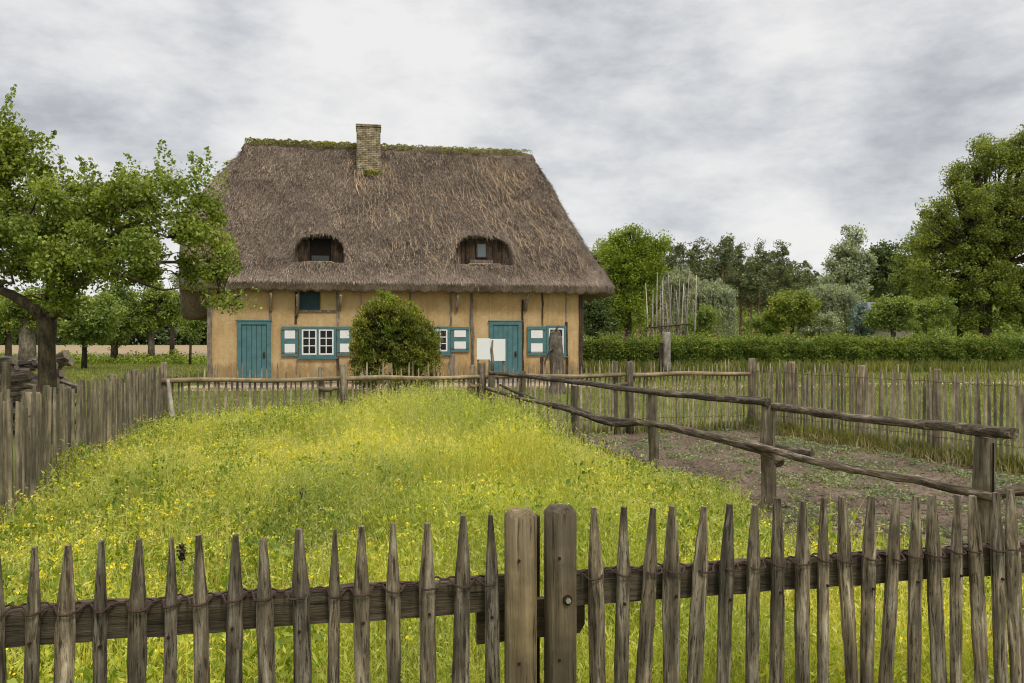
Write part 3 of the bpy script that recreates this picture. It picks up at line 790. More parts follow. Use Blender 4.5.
# -- front fence, two lengths either side of the paired gate posts
def fs_(px): return 410-.0977*px
fA, fB = at(0, fs_(0)), at(1024, fs_(1024))
FANG = math.atan2(fB[1]-fA[1], fB[0]-fA[0])
fdir = Vector((math.cos(FANG), math.sin(FANG))); fnor = Vector((fdir.y, -fdir.x))     # towards the camera
LEFTP = [(-70,551,15,-70),(-36,549,16,-36),(-3,548,15,-3),(33.5,547,13.5,31),(68,545,18,66),(102,541,12.5,101.5),(140,539,17.5,140),(170.5,539,12.5,169),(199,535,15.5,201),(234,535,16,232),
         (262,538,16.5,268),(297.5,529,18.5,300),(335,529,12,332),(362.7,526,16,363),(394,523,14,395),(429.7,523,17,428),(462.4,515,16.5,461),(488,515,14,492)]
RIGHTP = [(593,507,16,598),(622.7,507,13.5,622),(653,507.5,15,645),(674,506,17.5,673),(704.6,506,16,697),(731,504,15,725),(756,505,14.5,752),(777,498,14,777),(801,501,15,803),(824,498,10.5,824),(843.5,496,15,851),
          (871,496,14,868),(896,497,13,888),(914,496,13.5,914),(934.5,495,16.5,938),(957,495,11,957),(972,495,14,981),(996.6,492.5,14,999),(1011,489,15.5,1018),(1040,490,14,1042),(1066,489,15,1065),(1092,488,14,1094)]
def front_fence(plist, label, post_px, post_top, rail_px):
    p0 = at(plist[0][0], fs_(plist[0][0]))
    root = empty('picket_fence', (p0[0]-fnor.x*.038, p0[1]-fnor.y*.038, 0), FANG)
    tag(root, label, 'fence', 'front picket fence lengths')
    def tl(px, off=0.0):      # local x of pixel column on the fence line
        p = at(px, fs_(px)); return Vector((p[0]-p0[0], p[1]-p0[1])).dot(fdir)
    for i, (px, py, wp, pb) in enumerate(plist):
        s = fs_(px); h = EYE-(py-HY)/s
        me = picket_mesh('picket', M['picket'], wp/s, h, .028, int(px)+500, rnd_tip(px), .175, .04, 30)
        lean = (px-pb)/s/(h-.6)
        o = link('picket', me, root, (tl(px)-lean*h, -.038, 0)); o.rotation_euler = (0, math.atan(lean), 0)
        if i % 2 == 1:
            nh = MB(); nh.tube([(wp/s*.02,-.012,EYE-1.0+.13-(.01*(i%3))),(wp/s*.02,-.022,EYE-1.0+.13-(.01*(i%3)))], .004, 8)
            # nail head sits in the face of the picket
            nh.build('nail', M['rust'], o, loc=(0,.0,.13))
    xa, xb = tl(rail_px[0]), tl(rail_px[1])
    m = MB(); n = 26
    for q in range(1):
        ring = []
        rn = random.Random(3)
        vs = []; fs = []
        for i in range(n):
            x = xa+(xb-xa)*i/(n-1); zt = .832+.004*math.sin(i*1.1)+rn.uniform(-.002,.002); zb2 = .742+rn.uniform(-.003,.003)
            vs += [(x,-.018,zb2),(x,-.020,zt-.006),(x,-.012,zt),(x,.020,zt),(x,.022,zb2)]
        for i in range(n-1):
            for k in range(5):
                k2=(k+1)%5; fs.append((i*5+k,(i+1)*5+k,(i+1)*5+k2,i*5+k2))
        fs.append((0,1,2,3,4)); fs.append(tuple((n-1)*5+k for k in (4,3,2,1,0)))
        m.add(vs, fs)
    m.build('rail', M['rail_x'], root)
    # lower rail, mostly out of view
    m = MB(); m.box(xa, xb, -.018, .022, .22, .30); m.build('rail', M['rail_x'], root)
    # twisted wire
    w1 = MB(); pts1 = []; pts2 = []
    L = xb-xa; n = int(L/.012)
    pk = [(tl(px), wp/fs_(px)) for px, _, wp, _ in plist]
    for i in range(n+1):
        x = xa+L*i/n; dmin = min(pk, key=lambda q: abs(q[0]-x)); dd = abs(x-dmin[0])/(dmin[1]*.62)
        bulge = max(0, 1-dd**6) if dd < 1 else 0
        z = .838+.003*math.sin(x*11)+.002*math.sin(x*37); y = -.030
        pts1.append((x, y-.034*bulge+.006*(1-bulge), z-.010*bulge)); pts2.append((x+.004, -.016+.010*bulge+.003*math.sin(x*160), z+.001+.003*math.cos(x*160)))
    w1.tube(pts1, .0030, 5); w1.tube(pts2, .0028, 5); w1.build('wire', M['wire'], root)
    # post
    s = fs_(post_px); hp = EYE-(post_top-HY)/s
    m = MB(); rr = .0475; xs = tl(post_px); c = .018
    ringz = [0, .4, .8, hp-c, hp-.004, hp]; 
    vs = []; fs = []; n = 18; rn = random.Random(int(post_px))
    for zi, z in enumerate(ringz):
        q = rr if z <= hp-c+1e-6 else (rr-.014 if z < hp else rr-.017)
        for k in range(n):
            a = 2*PI*k/n; sq = 1/max(abs(math.cos(a)),abs(math.sin(a)))**.45
            vs.append((q*sq*.93*math.cos(a), q*sq*.93*math.sin(a), z+(.0025*math.cos(a*2+1) if zi > 3 else 0)))
    for i in range(len(ringz)-1):
        for k in range(n):
            k2=(k+1)%n; fs.append((i*n+k,i*n+k2,(i+1)*n+k2,(i+1)*n+k))
    fs.append(tuple((len(ringz)-1)*n+k for k in range(n)))
    m.add(vs, fs); po = m.build('gate_post', M['gatepost'], root, True, loc=(xs,-.045,0))
    for zq in (.90, .62):
        k_ = MB(); k_.tube([(-.014,-.036,zq+.0),(-.014,-.046,zq)], .004, 8); k_.build('knot', M['rust'], po)
    return root, tl, po
def rnd_tip(px): return .26+.12*((int(px)*7)%5)/5
rootL, tlL, poL = front_fence(LEFTP, 'weathered front picket fence left of the paired gate posts, nearest the camera', 520, 509, (-110, 506))
rootR, tlR, poR = front_fence(RIGHTP, 'weathered front picket fence right of the paired gate posts, nearest the camera', 559.5, 505, (575, 1125))
# bolt on the right post
b = MB(); b.tube([(.008,-.041,0.785),(.008,-.050,.785)], .0135, 12); b.build('washer', M['rust'], poR)
b = MB(); b.tube([(.008,-.050,0.785),(.008,-.057,.785)], .008, 6); b.build('bolt', M['bolt'], poR)
# brace board behind the posts, dark stile in the gap
m = MB(); xa, xb = tlL(481), tlL(592)
m.add([(xa,.03,.635),(xa,.03,.745),(xb-.02,.03,.755),(xb,.03,.73),(xb,.03,.67),(xb-.015,.03,.645),
       (xa,.055,.635),(xa,.055,.745),(xb-.02,.055,.755),(xb,.055,.73),(xb,.055,.67),(xb-.015,.055,.645)],
      [(0,1,2,3,4,5),(11,10,9,8,7,6),(0,6,7,1),(1,7,8,2),(2,8,9,3),(3,9,10,4),(4,10,11,5),(5,11,6,0)])
m.build('brace_board', m_wood('brace_wood', (.07,.05,.028), (.18,.135,.08), (.28,.215,.13), (20,20,2), .36, 'x'), rootL)
m = MB(); m.box(tlL(531), tlL(549), .06, .10, .05, .985); m.build('gate_stile', M['dark_timber'], rootL, bevel=.006)

# -- generic smaller picket fences
FARV = {}
def far_variants(mat, h, w_, d=.018, key='a'):
    if key not in FARV:
        FARV[key] = [picket_mesh('picket', mat, w_*random.uniform(.8,1.25), h*random.uniform(.92,1.05), d, 900+i*13+len(key), .30, .17, .09, 10, random.uniform(-.02,.02)) for i in range(10)]
    return FARV[key]
def wire_part(root, L, z, y, zj=.012, r=.003):
    m = MB(); rn = random.Random(int(L*100)); n = int(L/.05)
    m.tube([(L*i/n, y+.01*math.sin(i*2.1), z+rn.uniform(-zj,zj)) for i in range(n+1)], r, 4); m.build('wire', M['wire'], root)
def round_post(root, x, y, h, r, mat, name='post', seed=0, lean=(0,0)):
    m = MB(); rn = random.Random(seed)
    m.tube([(0,0,0),(lean[0]*.3,lean[1]*.3,h*.3),(lean[0]*.6,lean[1]*.6,h*.65),(lean[0],lean[1],h-.015),(lean[0],lean[1],h)], [r*1.08,r*1.03,r,r*.96,r*.8], 10, True, .05, rn)
    return m.build(name, mat, root, True, loc=(x,y,0))
def picket_run(name, label, A, B, spacing, variants, group, posts, rails, wires, jit=.3, first=0.0, cat='fence', height_f=None, yoff=.045):
    A = Vector(A); B = Vector(B); d = B-A; L = d.length; an = math.atan2(d.y, d.x)
    root = empty(name, (A.x, A.y, 0), an); tag(root, label, cat, group)
    x = first; i = 0; rn = random.Random(int(L*77)+len(label)); cnt = 0
    while x < L and cnt < 100:
        o = link('picket', rn.choice(variants), root, (x, rn.uniform(-.006,.006), rn.uniform(-.03,.01)))
        o.rotation_euler = (rn.uniform(-.015,.015), rn.uniform(-.018,.018), rn.choice((0,PI))+rn.uniform(-.2,.2))
        if height_f: o.scale = (1,1,height_f(x/L))
        x += spacing*(1+rn.uniform(-jit,jit)*.5); cnt += 1
    for (px_, h, r, yo) in posts: round_post(root, px_*L, yo, h, r, M['post'], seed=int(px_*100), lean=(rn.uniform(-.02,.02),0))
    for (x0, x1, z, r, y) in rails:
        m = MB(); n = 9; m.tube([(x0*L+(x1-x0)*L*k/(n-1), y+.008*math.sin(k*1.3), z+.012*math.sin(k*.9+x0*9)) for k in range(n)], [r*(1-.02*k) for k in range(n)], 10, True, .03, rn)
        m.build('rail', M['rail_bx'], root, True)
    for z in wires: wire_part(root, L, z, -.018)
    return root
PV = far_variants(M['picket_far'], 1.13, .031, .016, 'back')
GB = 'picket fence lengths along the back of the meadow'
picket_run('picket_fence', 'back picket fence length at far left, in front of the left teal door', bf(160), bf(343), .077, PV, GB, [(.88,1.12,.045,.03),(1.0,1.16,.055,-.055)], [(.01,.985,.945,.036,-.055),(.86,.97,.80,.03,-.06)], (.25,))
picket_run('picket_fence', 'back picket fence length in front of the rounded shrub', bf(346), bf(481), .077, PV, GB, [(.93,1.12,.045,.04),(1.0,1.16,.05,-.055)], [(.0,.99,.945,.036,-.055),(.9,1.0,.82,.03,-.06)], (.25,))
picket_run('picket_fence', 'back picket fence length running right from the white board to the corner post', bf(484), bf(750), .074, PV, GB, [(.47,1.16,.05,.04),(.52,1.16,.055,-.055),(1.0,1.2,.055,-.03)], [(0,.50,.945,.036,-.055),(.515,.99,.95,.038,-.055),(.46,.53,.80,.03,-.06)], (.25,))
# right fence toward the camera
RA, RB = Vector(BF1), Vector(at(1015, 89)); rd = (RB-RA).normalized(); RE = RB+rd*2.6
PR = far_variants(M['picket_far'], 1.13, .035, .018, 'right')
Lr_ = (RE-RA).length
def on_line(px, A, B):
    k = (px-512)/F; d = B-A
    return (k*A.y-A.x)/(d.x-k*d.y)
rposts = [(on_line(p, RA, RE), h, .055, .04) for p, h in ((790,1.16),(858,1.15),(934,1.14),(1060,1.15))]
picket_run('picket_fence', 'irregular picket fence on the right edge running toward the camera beside the soil plot', RA, RE, .064, PR, None, rposts, [], (.98,.30), .3)
# left fence
LA, LB = Vector(BF0), Vector(LFend)
PL = far_variants(M['picket_left'], 1.14, .036, .026, 'left')
LB = LA+(LB-LA).normalized()*6.9
lposts = [(0.0,1.2,.05,.05),(on_line(42, LA, LB),1.13,.055,-.06),(on_line(117, LA, LB),1.15,.05,-.05),(on_line(140, LA, LB),1.16,.05,-.05)]
picket_run('picket_fence', 'dense grey picket fence on the left edge, standing below the apple tree', LA, LA+(LB-LA).normalized()*6.9, .069, PL, None, lposts, [], (.98,.30), .35)
# leaning broken paling at the corner
p = at(168, 76); m = MB(); m.tube([(0,0,0),(-.05,0,.4),(-.13,.02,.98)], [.03,.034,.02], 6, True, .12)
tag(m.build('paling', M['bark_birch'], None, True, loc=(p[0]+.12,p[1],0)), 'pale broken paling leaning at the left corner of the fences', 'paling')

# -- rough rail fence
rf = empty('rail_fence', (RPw[0][0], RPw[0][1], 0)); tag(rf, 'rough split rail fence of dark crooked logs crossing from centre to the right', 'fence')
ox, oy = RPw[0]
for (px, s), (x, y), (h, r) in zip(RP, RPw, ((1.03,.055),(1.06,.05),(.93,.05),(.92,.056),(.93,.062),(.925,.060))):
    m = MB(); rn = random.Random(int(px)); 
    m.tube([(0,0,0),(.01,0,h*.35),(-.01,0,h*.7),(0,0,h)], [r*1.05,r,r*1.02,r*.95], 10, True, .09, rn)
    m.build('post', M['post'], rf, False, loc=(x-ox, y-oy, 0))
m = MB(); m.tube([(0,.02,1.0),(.01,.02,1.2),(-.005,.02,1.36),(.01,.02,1.5)], [.028,.024,.02,.014], 7, True, .15); m.build('upright_stick', M['post'], rf, True)
m = MB(); m.tube([(RPw[5][0]-ox+.003,RPw[5][1]-oy-.069,.1),(RPw[5][0]-ox+.006,RPw[5][1]-oy-.0715,.9)], .005, 6); m.build('crack', M['interior'], rf)
def rail_pts(lst):
    """px, py, s -> local positions"""
    return [((px-512)/s-ox, F/s-oy, EYE-(py-HY)/s) for px, py, s in lst]
def rail_obj(lst, rad, seed, sub=5):
    pts = [Vector(p) for p in rail_pts(lst)]; rn = random.Random(seed); out = []; rr = []
    n = len(pts)
    for i in range(n-1):
        for k in range(sub):
            f = k/sub; p0, p1, p2, p3 = pts[max(i-1,0)], pts[i], pts[i+1], pts[min(i+2,n-1)]
            q = .5*((2*p1)+(p2-p0)*f+(2*p0-5*p1+4*p2-p3)*f*f+(3*p1-3*p2+p3-p0)*f**3)
            out.append(q+Vector((0,0,rn.uniform(-.004,.004)))); rr.append((rad[0]+(rad[1]-rad[0])*(i+f)/(n-1))*(1+rn.uniform(-.10,.10)))
    out.append(pts[-1]); rr.append(rad[1])
    m = MB(); m.tube(out, rr, 10, True, .13, rn)
    # align object so its local x follows the rail: material grain
    d = (pts[-1]-pts[0]).normalized(); q = d.to_track_quat('X','Z'); Mi = q.to_matrix().to_4x4().inverted()
    m.v = [tuple(Mi@(Vector(v)-pts[0])) for v in m.v]
    o = m.build('rail', M['log'], rf, True, loc=pts[0]); o.rotation_euler = q.to_euler()
    return o
rail_obj([(490,373,67.6),(523,376,71.7),(575,382,81),(653,392,94.5),(705,397,103),(768,402,115.5)], (.030,.037), 1)
rail_obj([(768,406,113.5),(800,410,120),(850,417,130),(920,424,148),(985,431,171),(1014,433.5,181)], (.036,.031), 2)
rail_obj([(486,388,67),(523,399,72),(575,409,81.5),(600,418,85),(653,424,95),(700,434,104),(768,453,116.5),(780,464,119)], (.027,.040), 3)
rail_obj([(500,385,69),(540,402,74.5),(575,412,82.5),(612,424,88),(640,422,92)], (.02,.034), 4)
rail_obj([(690,433,99),(735,441,105),(768,447,112),(812,453,117)], (.028,.036), 5)
rail_obj([(735,440,109),(768,449,118.5),(815,462,128),(860,471,138),(925,482,155),(998,499,176)], (.031,.027), 6)
rail_obj([(786,455,115),(830,463,124),(880,474,137),(905,478,144)], (.02,.028), 7)
rail_obj([(990,496,163),(1030,490,165),(1090,487,168)], (.032,.034), 8)
# fallen logs lying along the edge of the plot
def ground_log(a, b, r, seed, label, z=.0):
    r *= 1.3; z += .06; A, B = Vector((*a, r+z)), Vector((*b, r*.8+z)); rn = random.Random(seed)
    d = B-A; L = d.length; q = d.to_track_quat('X','Z')
    m = MB(); n = 9; m.tube([(L*i/(n-1), rn.uniform(-.02,.02), rn.uniform(-.015,.015)) for i in range(n)], [r*(1-.03*i)*(1+rn.uniform(-.12,.12)) for i in range(n)], 8, True, .12, rn)
    o = m.build('fallen_log', M['log'], None, True, loc=A, rot=q.to_euler()); tag(o, label, 'log', 'fallen logs along the edge of the soil plot')
def gz(px, py, z): Y = F*(EYE-z)/(py-HY); return ((px-512)/F*Y, Y)
ground_log(gz(488,420,.22), gz(522,432,.2), .055, 1, 'fallen log at the foot of the first post of the rail fence', .14)
ground_log(gz(524,432,.16), gz(556,441,.14), .05, 2, 'fallen log just left of the third rail fence post', .08)
ground_log(gz(548,434,.16), gz(603,450,.12), .06, 3, 'fallen log passing behind the third rail fence post', .05)
ground_log(gz(592,449,.12), gz(634,466,.1), .05, 4, 'fallen log lying between the third and fourth rail fence posts', .04)
ground_log(gz(628,462,.1), gz(652,475,.08), .06, 5, 'short stubby log ending at the fourth rail fence post', .0)

# ------------------------------------------------------------------ small things near the cottage
# big dead trunk in front of the narrow window
x, y = at(557, 36); st = empty('tree_stump', (x,y,0)); tag(st, 'tall grey dead tree stump standing before the narrow cottage window', 'stump')
m = MB(); rn = random.Random(8)
m.tube([(0,0,0),(.02,0,.25),(.0,0,.7),(-.03,0,1.2),(-.05,0,1.55),(-.06,0,1.72),(-.08,0,1.78)], [.27,.21,.19,.20,.18,.14,.05], 14, True, .08, rn); m.build('trunk', M['bark_grey'], st)
m = MB(); m.tube([(-.05,-.15,1.3),(-.22,-.2,1.2),(-.34,-.2,.9),(-.37,-.2,.55)], [.03,.028,.025,.02], 6, True, .1); m.tube([(-.05,-.1,1.7),(.0,-.1,1.85),(.06,-.1,1.9)],[.04,.03,.02],6,True,.1); m.build('branch', M['bark_grey'], st, True)
# white information board
d = 17.0; x, y = atd(491.5, d); ib = empty('information_board', (x,y,0), R(10)); tag(ib, 'blank white two-panel board on posts in front of the right door', 'board')
for a0, a1, z0, z1, nm in ((-.315,-.035,zat(359.5,d),zat(338.5,d),0),(-.030,.30,zat(361,d),zat(339,d),1)):
    m = MB(); m.box(a0,a1,-.012,.012,z0,z1); m.build('panel', M['board_white'], ib, bevel=.003)
for a in (-.28,.26):
    m = MB(); m.box(a-.02,a+.02,.014,.05,0,zat(345,d)); m.build('leg', M['post'], ib)
# yard post in front of hedge
x, y = atd(666.5, 34); gpst = empty('gate_post', (x,y,0)); tag(gpst, 'pale weathered post with a dark rail stub standing before the hedge', 'post')
round_post(gpst, 0, 0, zat(332,34), .17, M['bark_birch'], 'post', 3)
m = MB(); m.box(-.32,-.17,-.08,.08,0,zat(343,34)); m.tube([(-.55,0,.95),(-.2,0,1.0)], .06, 6); m.build('rail_stub', M['dark_timber'], gpst)

# ------------------------------------------------------------------ yew shrub by the wall
rng = np.random.default_rng(50)
x, y = at(395, 36); _q = random.Random(5)
cl = [(0,0,1.0,1.22,.9,.95),(-.55,0,1.6,.62,.6,.7),(.35,.05,1.75,.75,.7,.65),(-.15,0,2.25,.45,.45,.42),(.75,0,.8,.6,.6,.75),(-.8,0,.8,.5,.6,.75),(-.35,0,2.5,.14,.14,.3),(.28,0,2.3,.3,.3,.25),(.95,.0,1.4,.3,.3,.4),(-1.0,.0,1.4,.22,.3,.3),(.2,-.3,1.3,.6,.5,.6)]
cl = [(a,b,c,d*.82,e*.82,f*.86) for a,b,c,d,e,f in cl]
for _ in range(60):
    a = _q.uniform(-.2,PI+.2); zz_ = 1.2+1.28*math.sin(a)*_q.uniform(.7,1.04); cl.append((1.14*math.cos(a)*_q.uniform(.55,1.06)-.1*math.sin(a), _q.uniform(-.7,.1), zz_, _q.uniform(.09,.2), _q.uniform(.1,.2), _q.uniform(.16,.36)))
make_tree('shrub', 'rounded dark green evergreen shrub growing against the cottage wall', 'shrub', (x,y,0), [(0,0,0),(0,0,.5),(0,0,1.0)], [.12,.09,.06], cl, 46000, 900, .08, .075, .03, M['leaf_yew'], M['bark'], 51, shell=.82, zb=1.6)

cr_ = [c for c in bpy.data.objects if c.parent and c.parent.name == 'shrub' and c.name.startswith('crown')][0].parent
rg = np.random.default_rng(52)
Pn = clump_points([(-.3,-.1,2.45,.38,.35,.42),(.35,-.1,2.2,.35,.3,.35),(.1,-.2,1.9,.6,.5,.4),(.8,-.2,1.5,.35,.3,.3),(-.75,-.2,1.7,.3,.3,.3)], 5200, 150, .05, rg, .9)
A_ = unit(len(Pn), rg); A_[:,2] = np.abs(A_[:,2])+.6
V_, Q_ = leaf_quads(Pn, .09, .025, rg, A_/np.linalg.norm(A_, axis=1, keepdims=True)); link('new_growth', np_mesh('new_growth', V_, Q_, M['leaf_bright']), cr_)
# ------------------------------------------------------------------ apple tree at left
TD = 11.5; TS = F/TD
def tp(px, py, dy=0.0):
    d = TD+dy; return ((px-512)/F*d-TX, dy, zat(py, d))
TX = (47-512)/TS
def tcl(px, py, rx, ry, dy=0.0, rd_=None):
    a = tp(px, py, dy); return (a[0], a[1], a[2], rx/TS, (rd_ if rd_ else (rx+ry)/2)/TS, ry/TS)
AC = [tcl(10,180,42,32,.3), tcl(-20,150,40,34,-.3), tcl(20,210,55,30,-.5), tcl(85,205,40,24,.2), tcl(130,200,38,20,-.3), tcl(165,195,38,22,.3),
      tcl(70,240,50,26,-.5), tcl(120,245,42,20,.5), tcl(165,228,34,16,-.2), tcl(20,255,50,26,.4), tcl(75,272,38,20,-.7), tcl(205,220,18,22,.0), tcl(212,250,22,22,-.2),
      tcl(222,282,17,18,-.2), tcl(232,300,10,9,-.2), tcl(185,270,24,12,.2), tcl(125,275,40,14,.3), tcl(-40,220,50,45,0), tcl(-60,270,40,30,.3), tcl(15,150,22,26,0), tcl(150,255,30,16,-.6), tcl(50,290,26,16,-.5),tcl(100,222,46,26,.9), tcl(40,225,46,30,1.0)]
rt = empty('apple_tree', (TX, TD, 0)); tag(rt, 'old apple tree with dark forked trunk and dense green crown at the left edge', 'tree')
mb = MB(); rn = random.Random(3)
def P3(px, py, dy=0.0): return Vector(tp(px, py, dy))
mb.tube([(0.02,0,0),(0,0,.3),(.0,0,.9),P3(47,345),P3(47,325),P3(46,318)], [.165,.135,.118,.115,.13,.12], 12, True, .07, rn)
LB_ = [([ (46,320),(30,306),(12,295),(-5,288),(-30,278),(-60,262)],.10,0), ([(48,320),(58,312),(68,300),(78,285),(90,262),(100,240)],.07,-.3), ([(46,320),(50,300),(52,285),(48,265),(40,240),(25,200)],.065,.2),
       ([(85,272),(110,270),(135,280),(150,286),(163,290),(180,288)],.035,-.2), ([(95,255),(130,250),(160,262),(190,262),(212,275),(230,298)],.035,.1), ([(-5,288),(5,282),(14,284),(10,270),(0,250)],.035,.0),
       ([(100,240),(130,225),(160,215),(190,212),(208,225)],.04,0), ([(58,290),(80,265),(85,240),(90,215)],.035,.3), ([(0,288),(-20,250),(-20,200),(-10,150)],.06,.1), ([(30,225),(10,190),(0,150),(0,120)],.03,.1)]
for pts, r_, dy in LB_:
    n = len(pts); pp = [P3(a, b, dy*(i/(n-1))) for i, (a, b) in enumerate(pts)]
    mb.tube(pp, [r_*(1-.75*i/(n-1)) for i in range(n)], 8, True, .08, rn)
for c in AC:
    for k in range(5):
        t = Vector(c[:3]); q = t+Vector((rn.uniform(-1,1)*c[3], rn.uniform(-1,1)*c[4], rn.uniform(-.8,1)*c[5]))
        b = t+Vector((rn.uniform(-.3,.3)*c[3], 0, -.6*c[5])); mb.tube([b, b.lerp(q,.5)+Vector((0,0,.04)), q], [.016,.010,.004], 5, False)
link('trunk', mb.mesh('trunk', M['bark'], True), rt)
rg = np.random.default_rng(77)
Pc = clump_points(AC, 66000, 360, .115, rg, .55)
sp = []
for px, py0, py1 in ((148,195,140),(155,190,152),(175,185,138),(190,185,146),(205,190,149),(210,205,165),(98,195,157),(110,195,160),(120,195,168),(75,195,168),(128,198,172),(5,140,98),(12,145,104),(0,140,88),(-15,140,95),(40,165,130),(55,180,150),(86,195,162),(165,190,155),(184,190,160),(198,188,158)):
    a = np.array(tp(px+rg.normal()*2, py0, rg.normal()*.3)); b = np.array(tp(px+rg.normal()*5+4, py1, rg.normal()*.3)); 
    b = b+np.array([rg.normal()*.12,0,rg.normal()*.06]); f = rg.random(105)**1.2; Q1 = a+(b-a)*f[:,None]+np.array([.05,0,0])*np.sin(f*5)[:,None]; sp.append(Q1+rg.normal(size=(105,3))*(.075*(1.15-f))[:,None])
Pc = np.concatenate([Pc]+sp)
V_, Q_ = leaf_quads(Pc, .060*(.6+.7*rg.random(len(Pc))), .040*(.6+.7*rg.random(len(Pc))), rg)
link('crown', np_mesh('crown', V_, Q_, M['leaf_apple']), rt)

# ------------------------------------------------------------------ woodpile: every log its own thing
rn = random.Random(12); pd = 12.9
def firewood_mesh(seed):
    r_ = random.Random(seed); L = r_.uniform(.45,1.1); r = r_.uniform(.035,.08); n = 6
    m = MB(); m.tube([(L*(i/(n-1)-.5), r_.uniform(-.02,.02), r_.uniform(-.02,.02)) for i in range(n)], [r*(1+r_.uniform(-.12,.12)) for i in range(n)], 5, True, .30, r_)
    me = m.mesh('log', M['firewood'], False); me.materials.append(M['firewood_end'])
    for p in me.polygons:
        if len(p.vertices) > 4: p.material_index = 1
    return me
FW = [firewood_mesh(i) for i in range(14)]
cnt = 0
for row in range(14):
    z = .07+row*.088
    for colx in range(4):
        for dep in range(3):
            xl = -9.72+colx*.70+.3*rn.random(); 
            if row > 9 and colx == 3 and rn.random() < .35: continue
            if row > 11 and rn.random() < .4: continue
            o = link('firewood_log', rn.choice(FW), None, (xl+(.05*row if False else 0), pd-.35+dep*.2+rn.uniform(-.06,.06), z+rn.uniform(-.03,.03)),
                     (rn.uniform(0,6), rn.uniform(-.18,.18), rn.uniform(-.38,.38)+(1.1 if rn.random() < .25 else 0) + (-.6 if colx == 3 else 0)))
            tag(o, 'weathered split log stacked in the woodpile behind the apple tree', 'log', 'logs in the woodpile'); cnt += 1
x, y = atd(6, 12.0); stk = empty('stake', (x,y,0)); tag(stk, 'short square stake holding the front of the woodpile', 'stake')
m = MB(); m.box(-.05,.05,-.04,.04,0,zat(362,12.0)); m.build('stake_shaft', M['post'], stk, bevel=.008)

# ------------------------------------------------------------------ trees left behind
def pollard(label, px, d, base_w, crown, lmat, seed, n=9000, bmat=None, group=None, leafs=.16, name='pollard_tree', cat='tree', trunk_top=None, sig=.22, shell=.6):
    x, y = atd(px, d); s = F/d
    cl = []
    rq = random.Random(seed+5)
    for cx, cy, rx, ry in crown:
        cl.append(((cx-px)/s, rq.uniform(-.3,.3), zat(cy, d), rx*.86/s, (rx+ry)/2*.86/s, ry*.86/s))
        for _ in range(4):
            a = rq.uniform(-.3, PI+.3); b = rq.uniform(-.9,.3); k = rq.uniform(.24,.42)
            cl.append(((cx+rx*.88*math.cos(a)-px)/s, b*(rx/s)*.8, zat(cy-ry*.88*math.sin(a), d), rx*k/s, rx*k/s, ry*k*1.15/s))
    zt = cl[0][2] if trunk_top is None else zat(trunk_top, d)
    return make_tree(name, label, cat, (x,y,0), [(0,0,0),(.03,0,zt*.4),(0,0,zt*.75),(0,0,zt)], [base_w/2/s*1.2, base_w/2/s, base_w/2/s*.95, base_w/2/s*.7], cl, n, max(min(n//85, 900),24), sig, leafs, leafs*.55, lmat, bmat or M['bark'], seed, group, shell=shell)
GL = 'small trees on the grass left of the cottage'
pollard('small round tree at the far left edge with pale green crown', 8, 46, 6, [(5,325,24,22),(-12,322,20,20),(15,318,14,12)], M['leaf_mid'], 101, 9000, group=GL)
pollard('thick short trunk with dark crown just left of the apple tree trunk', 27, 42, 15, [(28,318,20,14),(15,310,20,12),(40,305,18,14)], M['leaf_apple'], 102, 6000, group=GL, bmat=M['bark_grey'])
pollard('small tree with drooping pale crown just right of the woodpile', 84, 40, 5, [(80,325,24,20),(95,315,24,18),(68,320,16,18),(90,335,20,12)], M['leaf_mid'], 103, 13000, group=GL)
pollard('small tree with feathery crown, second right of the apple tree', 114, 50, 6.5, [(116,318,24,22),(112,335,16,12),(118,298,14,12),(130,312,14,16)], M['leaf_mid'], 104, 12000, group=GL)
pollard('small round-headed tree with straight grey trunk, third right of the apple tree', 151, 50, 6, [(152,312,22,18),(145,325,16,10),(165,305,14,14),(158,298,12,10)], M['leaf_apple'], 105, 12000, group=GL, bmat=M['bark_grey'])
pollard('slim young tree with thin stem nearest the left corner of the cottage', 190, 46, 2.4, [(190,318,12,12),(192,330,8,14),(188,300,11,12)], M['leaf_mid'], 106, 3500, group=GL)
pollard('tall airy pale tree behind the small round-headed tree', 172, 75, 4, [(175,305,26,20),(190,292,20,16),(160,300,16,14)], M['leaf_willow'], 107, 9000, group=GL, leafs=.2)

def leaf_mass(name, label, kind, boxes, n, leaf, mat, seed, sub=None, sig=.8, trunks=None, tmat=None, cat=None):
    rg = np.random.default_rng(seed)
    P = clump_points(boxes, n, sub or n//40, sig, rg, .2)
    P = P[P[:,2] > 0.0]
    V, Q = leaf_quads(P, leaf*(.6+.8*rg.random(len(P))), leaf*.6*(.6+.8*rg.random(len(P))), rg)
    o = link(name, np_mesh(name, V, Q, mat)); tag(o, label, cat, None, kind); return o
